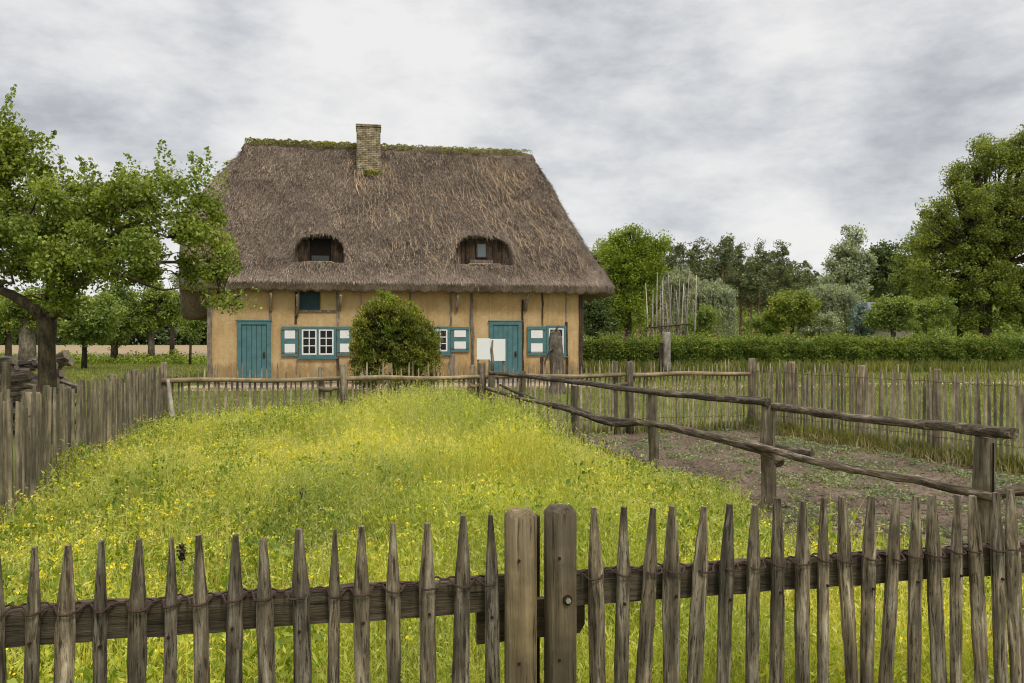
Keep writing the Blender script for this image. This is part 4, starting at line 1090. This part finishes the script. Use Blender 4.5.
# far woods left
def wood_band(px0, px1, d, ytop_f, n, seed, rx=7, depth=12, step=14):
    out = []; rn = random.Random(seed); px = px0
    while px < px1:
        dd = d+rn.uniform(0,depth); h = zat(ytop_f(px)+rn.uniform(0,7), dd); x = (px-512)/F*dd; r = rx*rn.uniform(.7,1.2)
        out.append((x, dd, h-r*.9, r*.8, r*.8, r*.95)); out.append((x+rn.uniform(-3,3), dd, h*.5, r, r*.8, h*.45)); out.append((x+rn.uniform(-3,3), dd-1, h*.22, r*1.1, r*.8, h*.25))
        px += step*rn.uniform(.7,1.2)
    return out
leaf_mass('wood', 'far dark wood behind the sandy field on the left', 'stuff', wood_band(-260, 330, 235, lambda p: 289-6*math.sin(p*.03), 0, 1, 9, 20), 60000, 1.3, M['leaf_dark'], 61, sig=1.3)
leaf_mass('undergrowth', 'bushy green undergrowth at the edge of the ploughed strip', 'stuff', [((px-512)/F*(50+j*2), 50+j*2+random.uniform(-1,1), .02, 1.6, 1.2, random.uniform(.25,.72)) for px in range(-120, 225, 11) for j in range(2)], 34000, .16, M['leaf_bright'], 62, sig=.22)
# forest on the right
leaf_mass('wood', 'dark wood filling the background right of the cottage', 'stuff',
          wood_band(590, 930, 112, lambda p: 268 if p > 770 else 262, 0, 2, 4.5, 14, 12)+wood_band(640, 1250, 126, lambda p: (258 if p < 765 else 262)-(5*math.sin(p*.05)), 0, 5, 5, 10, 14), 110000, .62, M['leaf_dark'], 63, sig=.7)
leaf_mass('undergrowth', 'green undergrowth below the pine stand', 'stuff', [((px-512)/F*(86+j*5), 86+j*5, 1.6+j*1.3, 3.2, 2.2, 2.0+j*1.3+random.uniform(-.8,1.2)) for px in range(590, 1120, 17) for j in range(3)], 52000, .34, M['leaf_mid'], 64, sig=.45)
leaf_mass('undergrowth', 'yellow-green tall grass and weeds behind the clipped hedge', 'stuff', [((px-512)/F*44, 44, .85, 1.2, 1.5, .95) for px in range(590, 1150, 16)], 26000, .14, m_leaf('tall_weeds', (.14,.17,.03), (.22,.24,.06), (.34,.33,.12), .35), 65, sig=.25)

# pines
def pine_proto(seed, H, lean=0):
    rn = random.Random(seed); rg = np.random.default_rng(seed)
    root = empty('pine_tree'); n = 7
    mb = MB(); pts = [(lean*(i/(n-1))**1.5+rn.uniform(-.1,.1), 0, H*.97*i/(n-1)) for i in range(n)]; pts[-1] = (pts[-1][0], 0, H*.90); mb.tube(pts, [.22-.17*i/(n-1) for i in range(n)], 7, True, .05, rn)
    cl = []
    for k in range(13):
        f = .52+.46*k/12; r = (2.3*(1-f)**.5+.45)*rn.uniform(.7,1.2); a = rn.uniform(0,2*PI); off = r*.75*(1.05-f)*1.8
        c = (lean*f**1.5+math.cos(a)*off, math.sin(a)*off, H*f); cl.append((c[0], c[1], c[2], r*.75, r*.75, r*.38))
        mb.tube([(lean*f**1.5,0,H*f-.5), (c[0],c[1],c[2])], [.06,.02], 5, False)
    for k in range(4):
        a = rn.uniform(0,2*PI); mb.tube([(lean*.2,0,H*rn.uniform(.3,.5)), (math.cos(a)*1.0,math.sin(a),H*rn.uniform(.4,.5))], [.04,.01], 4, False)
    link('trunk', mb.mesh('trunk', M['bark_pine'], True), root)
    P = clump_points(cl, 5200, 120, .22, rg, .3)
    V, Q = leaf_quads(P, .26*(.6+.8*rg.random(len(P))), .11, rg); link('crown', np_mesh('crown', V, Q, M['leaf_pine']), root)
    return root
protos = [pine_proto(s, 12.0, l) for s, l in ((201,.3),(202,-.8),(203,.6),(204,0))]
PINES = [(a, b-18, c) for a, b, c in [(652,92,250),(664,88,240),(676,96,246),(686,86,242),(697,94,238),(708,90,243),(718,84,236),(730,92,236),(741,88,243),(757,86,240),(768,95,250),(783,80,240),(811,96,264),(752,98,256),(640,98,244),(626,96,238)]]
ORD = ['first','second','third','fourth','fifth','sixth','seventh','eighth','ninth','tenth','eleventh','twelfth','thirteenth','fourteenth','fifteenth','sixteenth']
order = sorted(range(len(PINES)), key=lambda i: PINES[i][0]); used = set()
for rank, i in enumerate(order):
    px, d, yt = PINES[i]; k = (rank*3+1) % 4; pr = protos[k]; H = zat(yt, d); x, y = atd(px, d)
    lab = 'isolated tall pine with open crown, right end of the pine row' if px == 783 else 'pine with reddish trunk, %s from the left in the pine stand' % ORD[rank]
    if k not in used: o = pr; used.add(k); o.location = (x,y,0); o.rotation_euler = (0,0,0); o.scale = (H/12,)*3
    else: o = copy_tree(pr, None, None, (x,y,0), rank*1.9, H/12)
    tag(o, lab, 'pine tree', 'pines in the stand right of the cottage')
for k, pr in enumerate(protos):
    if k not in used:
        for c in list(pr.children): bpy.data.objects.remove(c)
        bpy.data.objects.remove(pr)

# individual trees of the yard
pollard('bright yellow-green maple beside the right end of the thatched roof', 628, 52, 6, [(640,262,22,18),(622,255,20,16),(650,250,16,14),(612,285,20,20),(645,290,18,18),(600,305,18,22),(630,310,22,22),(632,240,14,10),(603,325,18,14),(655,272,12,12)], M['leaf_bright'], 301, 38000, leafs=.155, name='maple_tree', sig=.28)
pollard('pale grey-green airy tree at the right edge of the thatch', 603, 60, 3, [(606,262,12,18),(612,250,10,12),(600,280,12,18),(596,262,8,10)], M['leaf_willow'], 302, 6000, leafs=.2, name='birch_tree')
pollard('dark bushy tree just behind the right corner of the cottage', 596, 46, 5, [(594,315,14,18),(600,330,16,10),(590,300,10,14)], M['leaf_dark'], 303, 7000, leafs=.16, name='bushy_tree')
def weeper(label, px, d, crown, mat, seed, n, top):
    x, y = atd(px, d); s = F/d; rg = np.random.default_rng(seed)
    root = empty('weeping_tree', (x,y,0)); tag(root, label, 'tree'); mb = MB(); rn = random.Random(seed)
    zt = zat(top, d); mb.tube([(0,0,0),(.1,0,zt*.5),(0,0,zt)], [.16,.12,.05], 7, True, .05, rn)
    Ps = []
    for k in range(n):
        a = rn.uniform(0,2*PI); r = rn.uniform(.25,1)*crown/s; z0 = zt*(1-.25*(r*s/crown)**2)*rn.uniform(.85,1.0); c = Vector((math.cos(a)*r, math.sin(a)*r*.7, z0))
        L = rn.uniform(.3,.75)*z0; m_ = 44; f = rg.random(m_)**1.5-.03
        Ps.append(np.array([c.x, c.y, c.z])+np.stack([rg.normal(size=m_)*.06+.25*math.cos(a)*f, rg.normal(size=m_)*.06, -f*L], 1))
        if k % 3 == 0: mb.tube([(0,0,zt*.8), (c.x*.6,c.y*.6,zt*.84), (c.x*.95,c.y,c.z-.35)], [.05,.03,.012], 5, False)
    dn_ = unit(2200, rg); dn_[:,2] = np.abs(dn_[:,2]); rr_ = crown/s*(.55+.5*rg.random((2200,1))); dm = dn_*rr_*np.array([1,.7,.42]); dm[:,2] += zt*.78; dm += rg.normal(size=dm.shape)*.12
    Ps.append(dm)
    P = np.concatenate(Ps); A_ = unit(len(P), rg); A_[:,2] -= .9; A_ /= np.linalg.norm(A_, axis=1, keepdims=True)
    link('trunk', mb.mesh('trunk', M['bark_grey'], True), root)
    V, Q = leaf_quads(P, .22, .07, rg, A_); link('crown', np_mesh('crown', V, Q, mat), root)
weeper('silvery weeping tree right behind the tall pale poles', 712, 60, 24, M['leaf_willow'], 311, 260, 278)
weeper('silvery weeping tree with arching crown left of the blue conifer', 828, 66, 32, M['leaf_willow'], 312, 330, 282)
weeper('silvery weeping tree rising above the pale poles', 682, 64, 18, M['leaf_willow'], 313, 170, 263)
pollard('low bush with dark centre between the poles and the hedge', 703, 52, 4, [(703,323,14,12),(696,326,10,8)], M['leaf_mid'], 321, 5000, name='bush', cat='bush', leafs=.16)
pollard('rounded deep green bushy tree above the middle of the hedge', 792, 50, 4, [(792,312,20,18),(780,320,14,12),(806,318,12,14),(790,300,14,8)], M['leaf_big'], 322, 12000, name='bushy_tree', leafs=.17)
pollard('low pale green bush left of the rounded bushy tree', 766, 54, 3, [(764,326,9,11),(772,330,8,8)], M['leaf_mid'], 323, 3500, name='bush', cat='bush', leafs=.15)
pollard('small pale bush beneath the arching silvery tree', 818, 50, 3, [(820,326,14,11),(812,331,10,7)], M['leaf_willow'], 324, 5000, name='bush', cat='bush', leafs=.14)
pollard('small blue-green conifer standing behind the hedge', 861, 50, 3, [(861,330,10,9),(861,318,8,10),(861,309,4.5,6)], M['leaf_blue'], 325, 5500, name='conifer', cat='conifer', leafs=.12, sig=.12)
pollard('small round pollard with bare stem behind the hedge', 893, 48, 5, [(892,315,17,15),(880,322,10,8),(905,322,10,9),(893,304,11,8)], M['leaf_mid'], 326, 9000, leafs=.15)
pollard('tall pale birch rising above the wood', 848, 84, 4, [(849,250,11,18),(842,262,14,14),(858,268,14,14),(848,285,24,16),(832,270,8,12)], M['leaf_willow'], 327, 9000, name='birch_tree', leafs=.3, sig=.4)
pollard('dark oak rising between the birch and the big tree', 884, 90, 6, [(884,255,15,12),(875,270,16,14),(895,262,14,14),(885,285,24,18)], M['leaf_dark'], 328, 9000, name='oak_tree', leafs=.34, sig=.45)
pollard('yellowish green tree leaning out left of the big tree', 916, 66, 5, [(912,255,16,12),(925,240,14,12),(912,280,18,16),(905,265,10,8),(920,305,22,18)], M['leaf_mid'], 329, 11000, name='broadleaf_tree', leafs=.22, sig=.3)
pollard('small tree with pale crown under the left side of the big tree', 925, 52, 4, [(925,318,16,16),(935,310,14,12)], M['leaf_mid'], 330, 6000, name='broadleaf_tree', leafs=.16)
# big tree at right
pollard('large dense broadleaf tree at the right edge', 985, 58, 12, [(985,230,48,40),(960,215,30,30),(1000,180,38,34),(1035,170,40,34),(965,185,20,18),(940,235,26,22),(935,270,26,22),(970,270,40,30),(1020,260,50,40),(1045,215,45,50),(955,300,36,24),(1000,305,44,26),(1045,300,40,30),(1015,148,22,14),(1080,240,40,60),(935,300,18,18),(920,245,12,8),(1025,320,30,12),(975,322,26,9)],
        M['leaf_big'], 340, 140000, name='broadleaf_tree', leafs=.18, sig=.36, trunk_top=270, shell=.7)
pollard('broadleaf tree with slim trunk left of the big trunk at the right edge', 960, 60, 6, [(952,310,20,14),(965,300,20,14)], M['leaf_big'], 341, 7000, name='broadleaf_tree', leafs=.24, sig=.35)

# hedge
rg = np.random.default_rng(71); hd = 37.5
n = 130000
hx = rg.uniform(2.3, 34, n); face = rg.random(n)
hz = np.where(face < .55, rg.random(n)*1.42, 1.42+rg.normal(size=n)*.03)
hy = np.where(face < .55, rg.normal(size=n)*.10, rg.random(n)*1.3)
bumpf = .08*np.sin(hx*1.7)+.07*np.sin(hx*4.3+1)+.05*np.sin(hx*9)+.05*np.sin(hx*2.9+hz*5)
P = np.stack([hx, hd+hy-bumpf*(face < .55)-.12*np.sin(hz*2), hz+bumpf*(hz > 1.1)*.7], 1)
shoots = rg.random(n) < .10; P[shoots,2] += rg.random(shoots.sum())**1.5*.34*(P[shoots,2] > 1.25)
V_, Q_ = leaf_quads(P, .10*(.6+.8*rg.random(n)), .065, rg)
hroot = empty('hedge', (0,0,0)); hroot.location = (0,0,0)
tag(hroot, 'long clipped green hedge running right from behind the cottage', 'hedge')
link('foliage', np_mesh('foliage', V_, Q_, M['leaf_hedge']), hroot)
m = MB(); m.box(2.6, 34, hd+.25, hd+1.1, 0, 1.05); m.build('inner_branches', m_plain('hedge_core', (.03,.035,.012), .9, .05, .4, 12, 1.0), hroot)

# bean pole frame
bd = 46.0; s = F/bd; x, y = atd(668, bd)
bp = empty('pole_frame', (x,y,0)); tag(bp, 'frame of tall pale bare poles tied to a crossbar behind the hedge', 'frame')
for a, b, yt in ((648,646,283),(651,653,290),(655,657,272),(658,661,285),(663,662,280),(667,671,285),(672,668,272),(676,680,278),(681,676,290),(684,689,268),(688,684,283),(693,697,275),(670,666,300),(696,692,300),(660,664,276),(679,684,284)):
    m = MB(); m.tube([((a-668)/s,random.uniform(-.5,.5),0),(((a+b)/2-668)/s+.03,0,zat(yt,bd)*.55),((b-668)/s,random.uniform(-.2,.2),zat(yt,bd))], [.05,.042,.02], 6, True, .12)
    m.build('pole', M['bark_birch'], bp, True)
m = MB(); m.tube([(-1.4,-.15,zat(328,bd)),(1.25,-.15,zat(324,bd))], .05, 6); m.build('crossbar', M['dark_timber'], bp)
# brush heaps
for k, (px, w_, lab) in enumerate(((612,11,'brown heap of brushwood at the cottage end behind the hedge'),(629,9,'second, smaller brushwood heap nearer the poles'))):
    rg = np.random.default_rng(90+k); x, y = atd(px, 43); n = 1800; r = w_/F*43
    P = np.stack([rg.normal(size=n)*r*.5, rg.normal(size=n)*r*.4, np.abs(rg.normal(size=n))*.45+.5], 1); A_ = unit(n, rg, .5)
    V_, Q_ = leaf_quads(P, .7, .035, rg, A_); o = link('brush_heap', np_mesh('brush_heap', V_, Q_, M['brush']), None, (x,y,0)); tag(o, lab, 'brush heap')
# tiny shed with grey roof far right
x, y = atd(885, 72); sh = empty('shed', (x,y,0), R(15)); tag(sh, 'small shed with grey gabled roof hidden among trees on the right', 'shed')
m = MB(); m.box(-2,2,-1.5,1.5,0,3.0); m.build('wall', M['greywall'], sh)
m = MB(); m.add([(-2.3,-1.9,2.8),(2.3,-1.9,2.8),(2.3,1.9,2.8),(-2.3,1.9,2.8),(-2.0,0,4.9),(2.0,0,4.9)], [(0,1,5,4),(2,3,4,5),(1,2,5),(3,0,4),(0,3,2,1)]); m.build('roof', M['roofslate'], sh)

# ------------------------------------------------------------------ ground vegetation
def in_poly(X, Y, poly):
    ins = np.zeros(len(X), bool); n = len(poly); j = n-1
    for i in range(n):
        xi, yi = poly[i]; xj, yj = poly[j]
        c = ((yi > Y) != (yj > Y)) & (X < (xj-xi)*(Y-yi)/(yj-yi+1e-12)+xi); ins ^= c; j = i
    return ins
def vnoise(X, Y, sc, seed):
    rg = np.random.default_rng(seed); G = rg.random((64,64)); x = X*sc+100; y = Y*sc+100
    xi = np.floor(x).astype(int); yi = np.floor(y).astype(int); fx = x-xi; fy = y-yi; fx = fx*fx*(3-2*fx); fy = fy*fy*(3-2*fy)
    g = lambda a, b: G[a%64, b%64]
    return (g(xi,yi)*(1-fx)+g(xi+1,yi)*fx)*(1-fy)+(g(xi,yi+1)*(1-fx)+g(xi+1,yi+1)*fx)*fy
def scatter(n, poly, rg, dens=None):
    P = np.array(poly); lo, hi = P.min(0), P.max(0)
    X = rg.uniform(lo[0], hi[0], n); Y = rg.uniform(lo[1], hi[1], n); k = in_poly(X, Y, poly)
    if dens is not None: k &= rg.random(n) < dens(X, Y)
    return X[k], Y[k]
def blades(X, Y, H, Wd, rg, lean=.35, z0=0.0):
    n = len(X); a = rg.uniform(0, 2*PI, n); d = np.stack([np.cos(a), np.sin(a), np.zeros(n)], 1); b = rg.uniform(0, 2*PI, n); w_ = np.stack([np.cos(b), np.sin(b), np.zeros(n)], 1)*(Wd/2)[:,None]
    ln = (lean*np.abs(rg.normal(size=n)))[:,None]; base = np.stack([X, Y, np.full(n, z0)], 1); up = np.array([0,0,1.0])
    m1 = base+up*(H*.55)[:,None]+d*ln*(H*.25)[:,None]; t = base+up*(H*(1-.15*ln[:,0]))[:,None]+d*ln*H[:,None]
    V = np.stack([base-w_, base+w_, m1+w_*.8, m1-w_*.8, t+w_*.15, t-w_*.15], 1).reshape(-1,3)
    i = np.arange(n)[:,None]*6; Q = np.concatenate([i+np.array([[0,1,2,3]]), i+np.array([[3,2,4,5]])]); return V, Q, t, m1
rg = np.random.default_rng(500)
def ex_(Y): return np.interp(Y, [3,4.19,4.26,4.5,4.98,6.12,7.24,8.07,9.95,12], [4.2,2.78,2.4,1.96,1.74,1.79,1.71,1.30,.79,-.3])
def hgt(X, Y):
    base = .24+.028*(Y-3)+.20*vnoise(X, Y, .9, 1)+.16*vnoise(X, Y, 2.4, 2)+.10*vnoise(X, Y, 6, 22)
    # lower beside the bare plot
    ex = ex_(Y)
    edge = np.clip(1-(ex-X)/1.15, 0, 1)
    base = base+.13*np.clip((Y-7)/4, 0, 1)*np.exp(-((X+.9)/1.5)**2)+.02-.10*np.clip((Y-8)/2.5, 0, 1)*np.clip((-1.5-X)/1.5, 0, 1)
    base = base + .22*np.clip(vnoise(X, Y, 1.3, 44)-.55, 0, 1)*1.6 - .10
    return np.clip(base*(1-np.interp(Y,[4.5,5.3,6.2,7.0,8.0],[.65,.5,.2,.45,.88])*edge)*(1-.25*np.clip((-3-X)/1.0,0,1)*(Y > 9)), .12, .80)
X, Y = scatter(240000, field_poly, rg, lambda X, Y: np.clip(1.05-.045*(Y-3), .45, 1))
H = hgt(X, Y)*(.6+.55*rg.random(len(X))); V_, Q_, T_, M_ = blades(X, Y, H, np.full(len(X), .0042)*(.6+.8*rg.random(len(X)))*(1+.05*Y), rg)
o = link('meadow_grass', np_mesh('meadow_grass', V_, Q_, M['grass_tall'])); tag(o, 'tall yellow-green grass filling the fenced plot', 'grass', None, 'stuff')
# pale feathery panicles standing above the rest
X, Y = scatter(46000, field_poly, rg, lambda X, Y: .25+.75*(vnoise(X, Y, .7, 33) > .42))
H = hgt(X, Y)*(.95+.38*rg.random(len(X))); V_, Q_, T_, M_ = blades(X, Y, H, np.full(len(X), .0028)*(1+.10*Y), rg, .22)
k = 5; f = rg.random((len(X),k,1)); P = (M_[:,None,:]*(1-f)+T_[:,None,:]*f).reshape(-1,3)+rg.normal(size=(len(X)*k,3))*.007
V2, Q2 = leaf_quads(P, .020*(1+.05*P[:,1]), .0045*(1+.06*P[:,1]), rg); n0 = len(V_)
o = link('meadow_panicles', np_mesh('meadow_panicles', np.concatenate([V_, V2]), np.concatenate([Q_, Q2+n0]), m_leaf('pale_panicles', (.38,.40,.09), (.55,.54,.17), (.72,.66,.32), .45, .6, (1.2,1.15,.7)))); tag(o, 'pale feathery seed panicles over the tall grass', 'grass', None, 'stuff')
# leafy flowering weeds
X, Y = scatter(150000, field_poly, rg, lambda X, Y: .45+.55*vnoise(X, Y, .8, 3))
H = hgt(X, Y)*(.55+.6*rg.random(len(X))); n = len(X)
k = 12; f = .25+.75*rg.random((n,k)); sx = rg.normal(size=(n,1))*.12; sy = rg.normal(size=(n,1))*.12
PX = X[:,None]+sx*f*H[:,None]*2+rg.normal(size=(n,k))*.022; PY = Y[:,None]+sy*f*H[:,None]*2+rg.normal(size=(n,k))*.022; PZ = H[:,None]*f
P = np.stack([PX, PY, PZ], 2).reshape(-1,3); sc = np.repeat(1+.04*Y, k)
A_ = unit(len(P), rg); A_[:,2] = np.abs(A_[:,2])+.35; A_ /= np.linalg.norm(A_, axis=1, keepdims=True)
V_, Q_ = leaf_quads(P, .030*sc*(.5+rg.random(len(P))), .0085*sc*(.6+.8*rg.random(len(P))), rg, A_)
o = link('meadow_weeds', np_mesh('meadow_weeds', V_, Q_, M['leafy_weed'])); tag(o, 'feathery green flowering weeds among the tall grass', 'weeds', None, 'stuff')
# broader leaved greener weeds at left, right and near edges
X, Y = scatter(46000, field_poly, rg, lambda X, Y: np.clip(.25*(vnoise(X,Y,.6,8) > .6)+.9*(X < -1.0-.25*(Y-4))+1.0*(ex_(Y)-X < 1.3), 0, 1)*.9)
n = len(X); H = hgt(X, Y)*(.75+.5*vnoise(X,Y,3.0,19)); k = 9; f = .2+.8*rg.random((n,k))
P = np.stack([X[:,None]+rg.normal(size=(n,k))*.035, Y[:,None]+rg.normal(size=(n,k))*.035, H[:,None]*f], 2).reshape(-1,3)
V_, Q_ = leaf_quads(P, .040*(.5+rg.random(len(P))), .022*(.6+.8*rg.random(len(P))), rg)
o = link('broadleaf_weeds', np_mesh('broadleaf_weeds', V_, Q_, M['weed_green'])); tag(o, 'greener leafy weeds along the fence sides of the plot', 'weeds', None, 'stuff')
# yellow flowers in small heads
X, Y = scatter(11000, field_poly, rg, lambda X, Y: np.clip(.10+.95*np.clip((-X+.0)/2.2, 0, 1)*(vnoise(X,Y,1.1,5) > .35)+.25*(vnoise(X,Y,.9,6) > .6), 0, 1)*np.clip(1.2-.06*Y,.3,1))
n = len(X); H = hgt(X, Y)*(.85+.3*rg.random(n)); k = 7
P = np.stack([X[:,None]+rg.normal(size=(n,k))*.013, Y[:,None]+rg.normal(size=(n,k))*.013, H[:,None]+rg.normal(size=(n,k))*.008], 2).reshape(-1,3)
V_, Q_ = leaf_quads(P, .0145*(.6+.8*rg.random(len(P))), .0125, rg)
o = link('meadow_flowers', np_mesh('meadow_flowers', V_, Q_, M['flower'])); tag(o, 'small yellow flower heads scattered over the meadow, thickest at left', 'flowers', None, 'stuff')
# lawn grass
lawn_near = [(-5.5,10.7),(4.0,13.35),(6.2,8.5),(14,8.5),(20,27),(-16,24)]
X, Y = scatter(210000, lawn_near, rg); V_, Q_, _, _ = blades(X, Y, .055*(.5+rg.random(len(X))), np.full(len(X), .012), rg, .5)
o = link('lawn_grass', np_mesh('lawn_grass', V_, Q_, M['lawn_blade'])); tag(o, 'short mown lawn grass before the cottage', 'grass', None, 'stuff')
far_lawn = [(-30,23),(30,23),(30,40),(-30,54)]
X, Y = scatter(120000, far_lawn, rg, lambda X, Y: ~((X > -10.5) & (X < 3.5) & (Y > 22)) ); V_, Q_, _, _ = blades(X, Y, .11*(.4+rg.random(len(X))), np.full(len(X), .03), rg, .5)
o = link('lawn_grass', np_mesh('lawn_grass', V_, Q_, M['lawn_blade'])); tag(o, 'rougher lawn grass around and beyond the cottage', 'grass', None, 'stuff')
# rougher grass tufts along fence feet and hedge foot
lines = [((BF0[0],BF0[1]+.1),(BF1[0],BF1[1]+.1),5000,.14),((RA.x,RA.y),(RE.x,RE.y),6000,.20),((2.5,36.6),(30,36.6),9000,.5)]
Xs=[];Ys=[];Hs=[]
for a, b, n, h in lines:
    f = rg.random(n); Xs.append(a[0]+(b[0]-a[0])*f+rg.normal(size=n)*.08); Ys.append(a[1]+(b[1]-a[1])*f+rg.normal(size=n)*(.08 if h < .4 else .4)); Hs.append(h*(.4+rg.random(n)))
X=np.concatenate(Xs);Y=np.concatenate(Ys);H=np.concatenate(Hs); V_, Q_, _, _ = blades(X, Y, H, np.full(len(X), .012)*(1+Y*.04), rg, .4)
o = link('rough_grass', np_mesh('rough_grass', V_, Q_, M['lawn_blade'])); tag(o, 'rough grass tufts along the feet of fences and hedge', 'grass', None, 'stuff')
# dry stalks near right fence and around
f = rg.random(2600); X = RA.x+(RE.x-RA.x)*f-.12+rg.normal(size=2600)*.10; Y = RA.y+(RE.y-RA.y)*f+rg.normal(size=2600)*.06
V_, Q_, _, _ = blades(X, Y, .18*(.3+rg.random(2600)), np.full(2600,.008), rg, .9)
o = link('dry_grass', np_mesh('dry_grass', V_, Q_, M['dry'])); tag(o, 'dead straw-coloured grass at the foot of the right fence', 'grass', None, 'stuff')
# weeds on soil plot
X, Y = scatter(60000, soil_poly, rg, lambda X, Y: .75*np.clip((vnoise(X,Y,2.2,15)*.5+vnoise(X,Y,6,16)*.5-.54)*7, 0, 1)+.02)
n = len(X); k = 4
P = np.stack([X[:,None]+rg.normal(size=(n,k))*.02, Y[:,None]+rg.normal(size=(n,k))*.02, .012+.045*rg.random((n,k))], 2).reshape(-1,3)
V_, Q_ = leaf_quads(P, .034*(.5+rg.random(len(P))), .018*(.6+.8*rg.random(len(P))), rg, zb=.4)
o = link('soil_weeds', np_mesh('soil_weeds', V_, Q_, M['weed_pale'])); tag(o, 'low pale weeds creeping over the bare soil plot', 'weeds', None, 'stuff')
# clods
X, Y = scatter(34000, soil_poly, rg); n = len(X)
P = np.stack([X, Y, .012+.008*rg.random(n)], 1); r = (.006+.02*rg.random(n)**3)[:,None]
vs8 = np.array([[1,0,0],[0,1,0],[-1,0,0],[0,-1,0],[0,0,1.0]])
V = (P[:,None,:]+vs8[None]*r[:,:,None]*(.7+.6*rg.random((n,5,1)))).reshape(-1,3); i = np.arange(n)[:,None]*5
Q = np.concatenate([i+np.array([[0,1,4]]), i+np.array([[1,2,4]]), i+np.array([[2,3,4]]), i+np.array([[3,0,4]])])
o = link('soil_clods', np_mesh('soil_clods', V, Q, M['soil'])); tag(o, 'crumbs and clods of dry soil on the bare plot', 'soil', None, 'stuff')
# dark dock seed heads in the meadow
for k, (px, py, s, lab) in enumerate(((303,493,150,'dark dry seed head rising from the middle of the meadow'),(182,551,230,'dark drooping seed head just behind the front fence at left'))):
    x, y = at(px, s); z = EYE-(py-HY)/s; dk = empty('seed_head', (x,y,0)); tag(dk, lab, 'seed head')
    m = MB(); m.tube([(0,0,0),(.01,0,z*.6),(0,0,z)], .003, 5); m.build('stem', M['dry'], dk)
    r2 = np.random.default_rng(k); P = np.stack([r2.normal(size=120)*.008, r2.normal(size=120)*.008, z+r2.uniform(-.04,.03,120)], 1)
    V_, Q_ = leaf_quads(P, .014, .012, r2); link('seeds', np_mesh('seeds', V_, Q_, M['dark_timber']), dk)
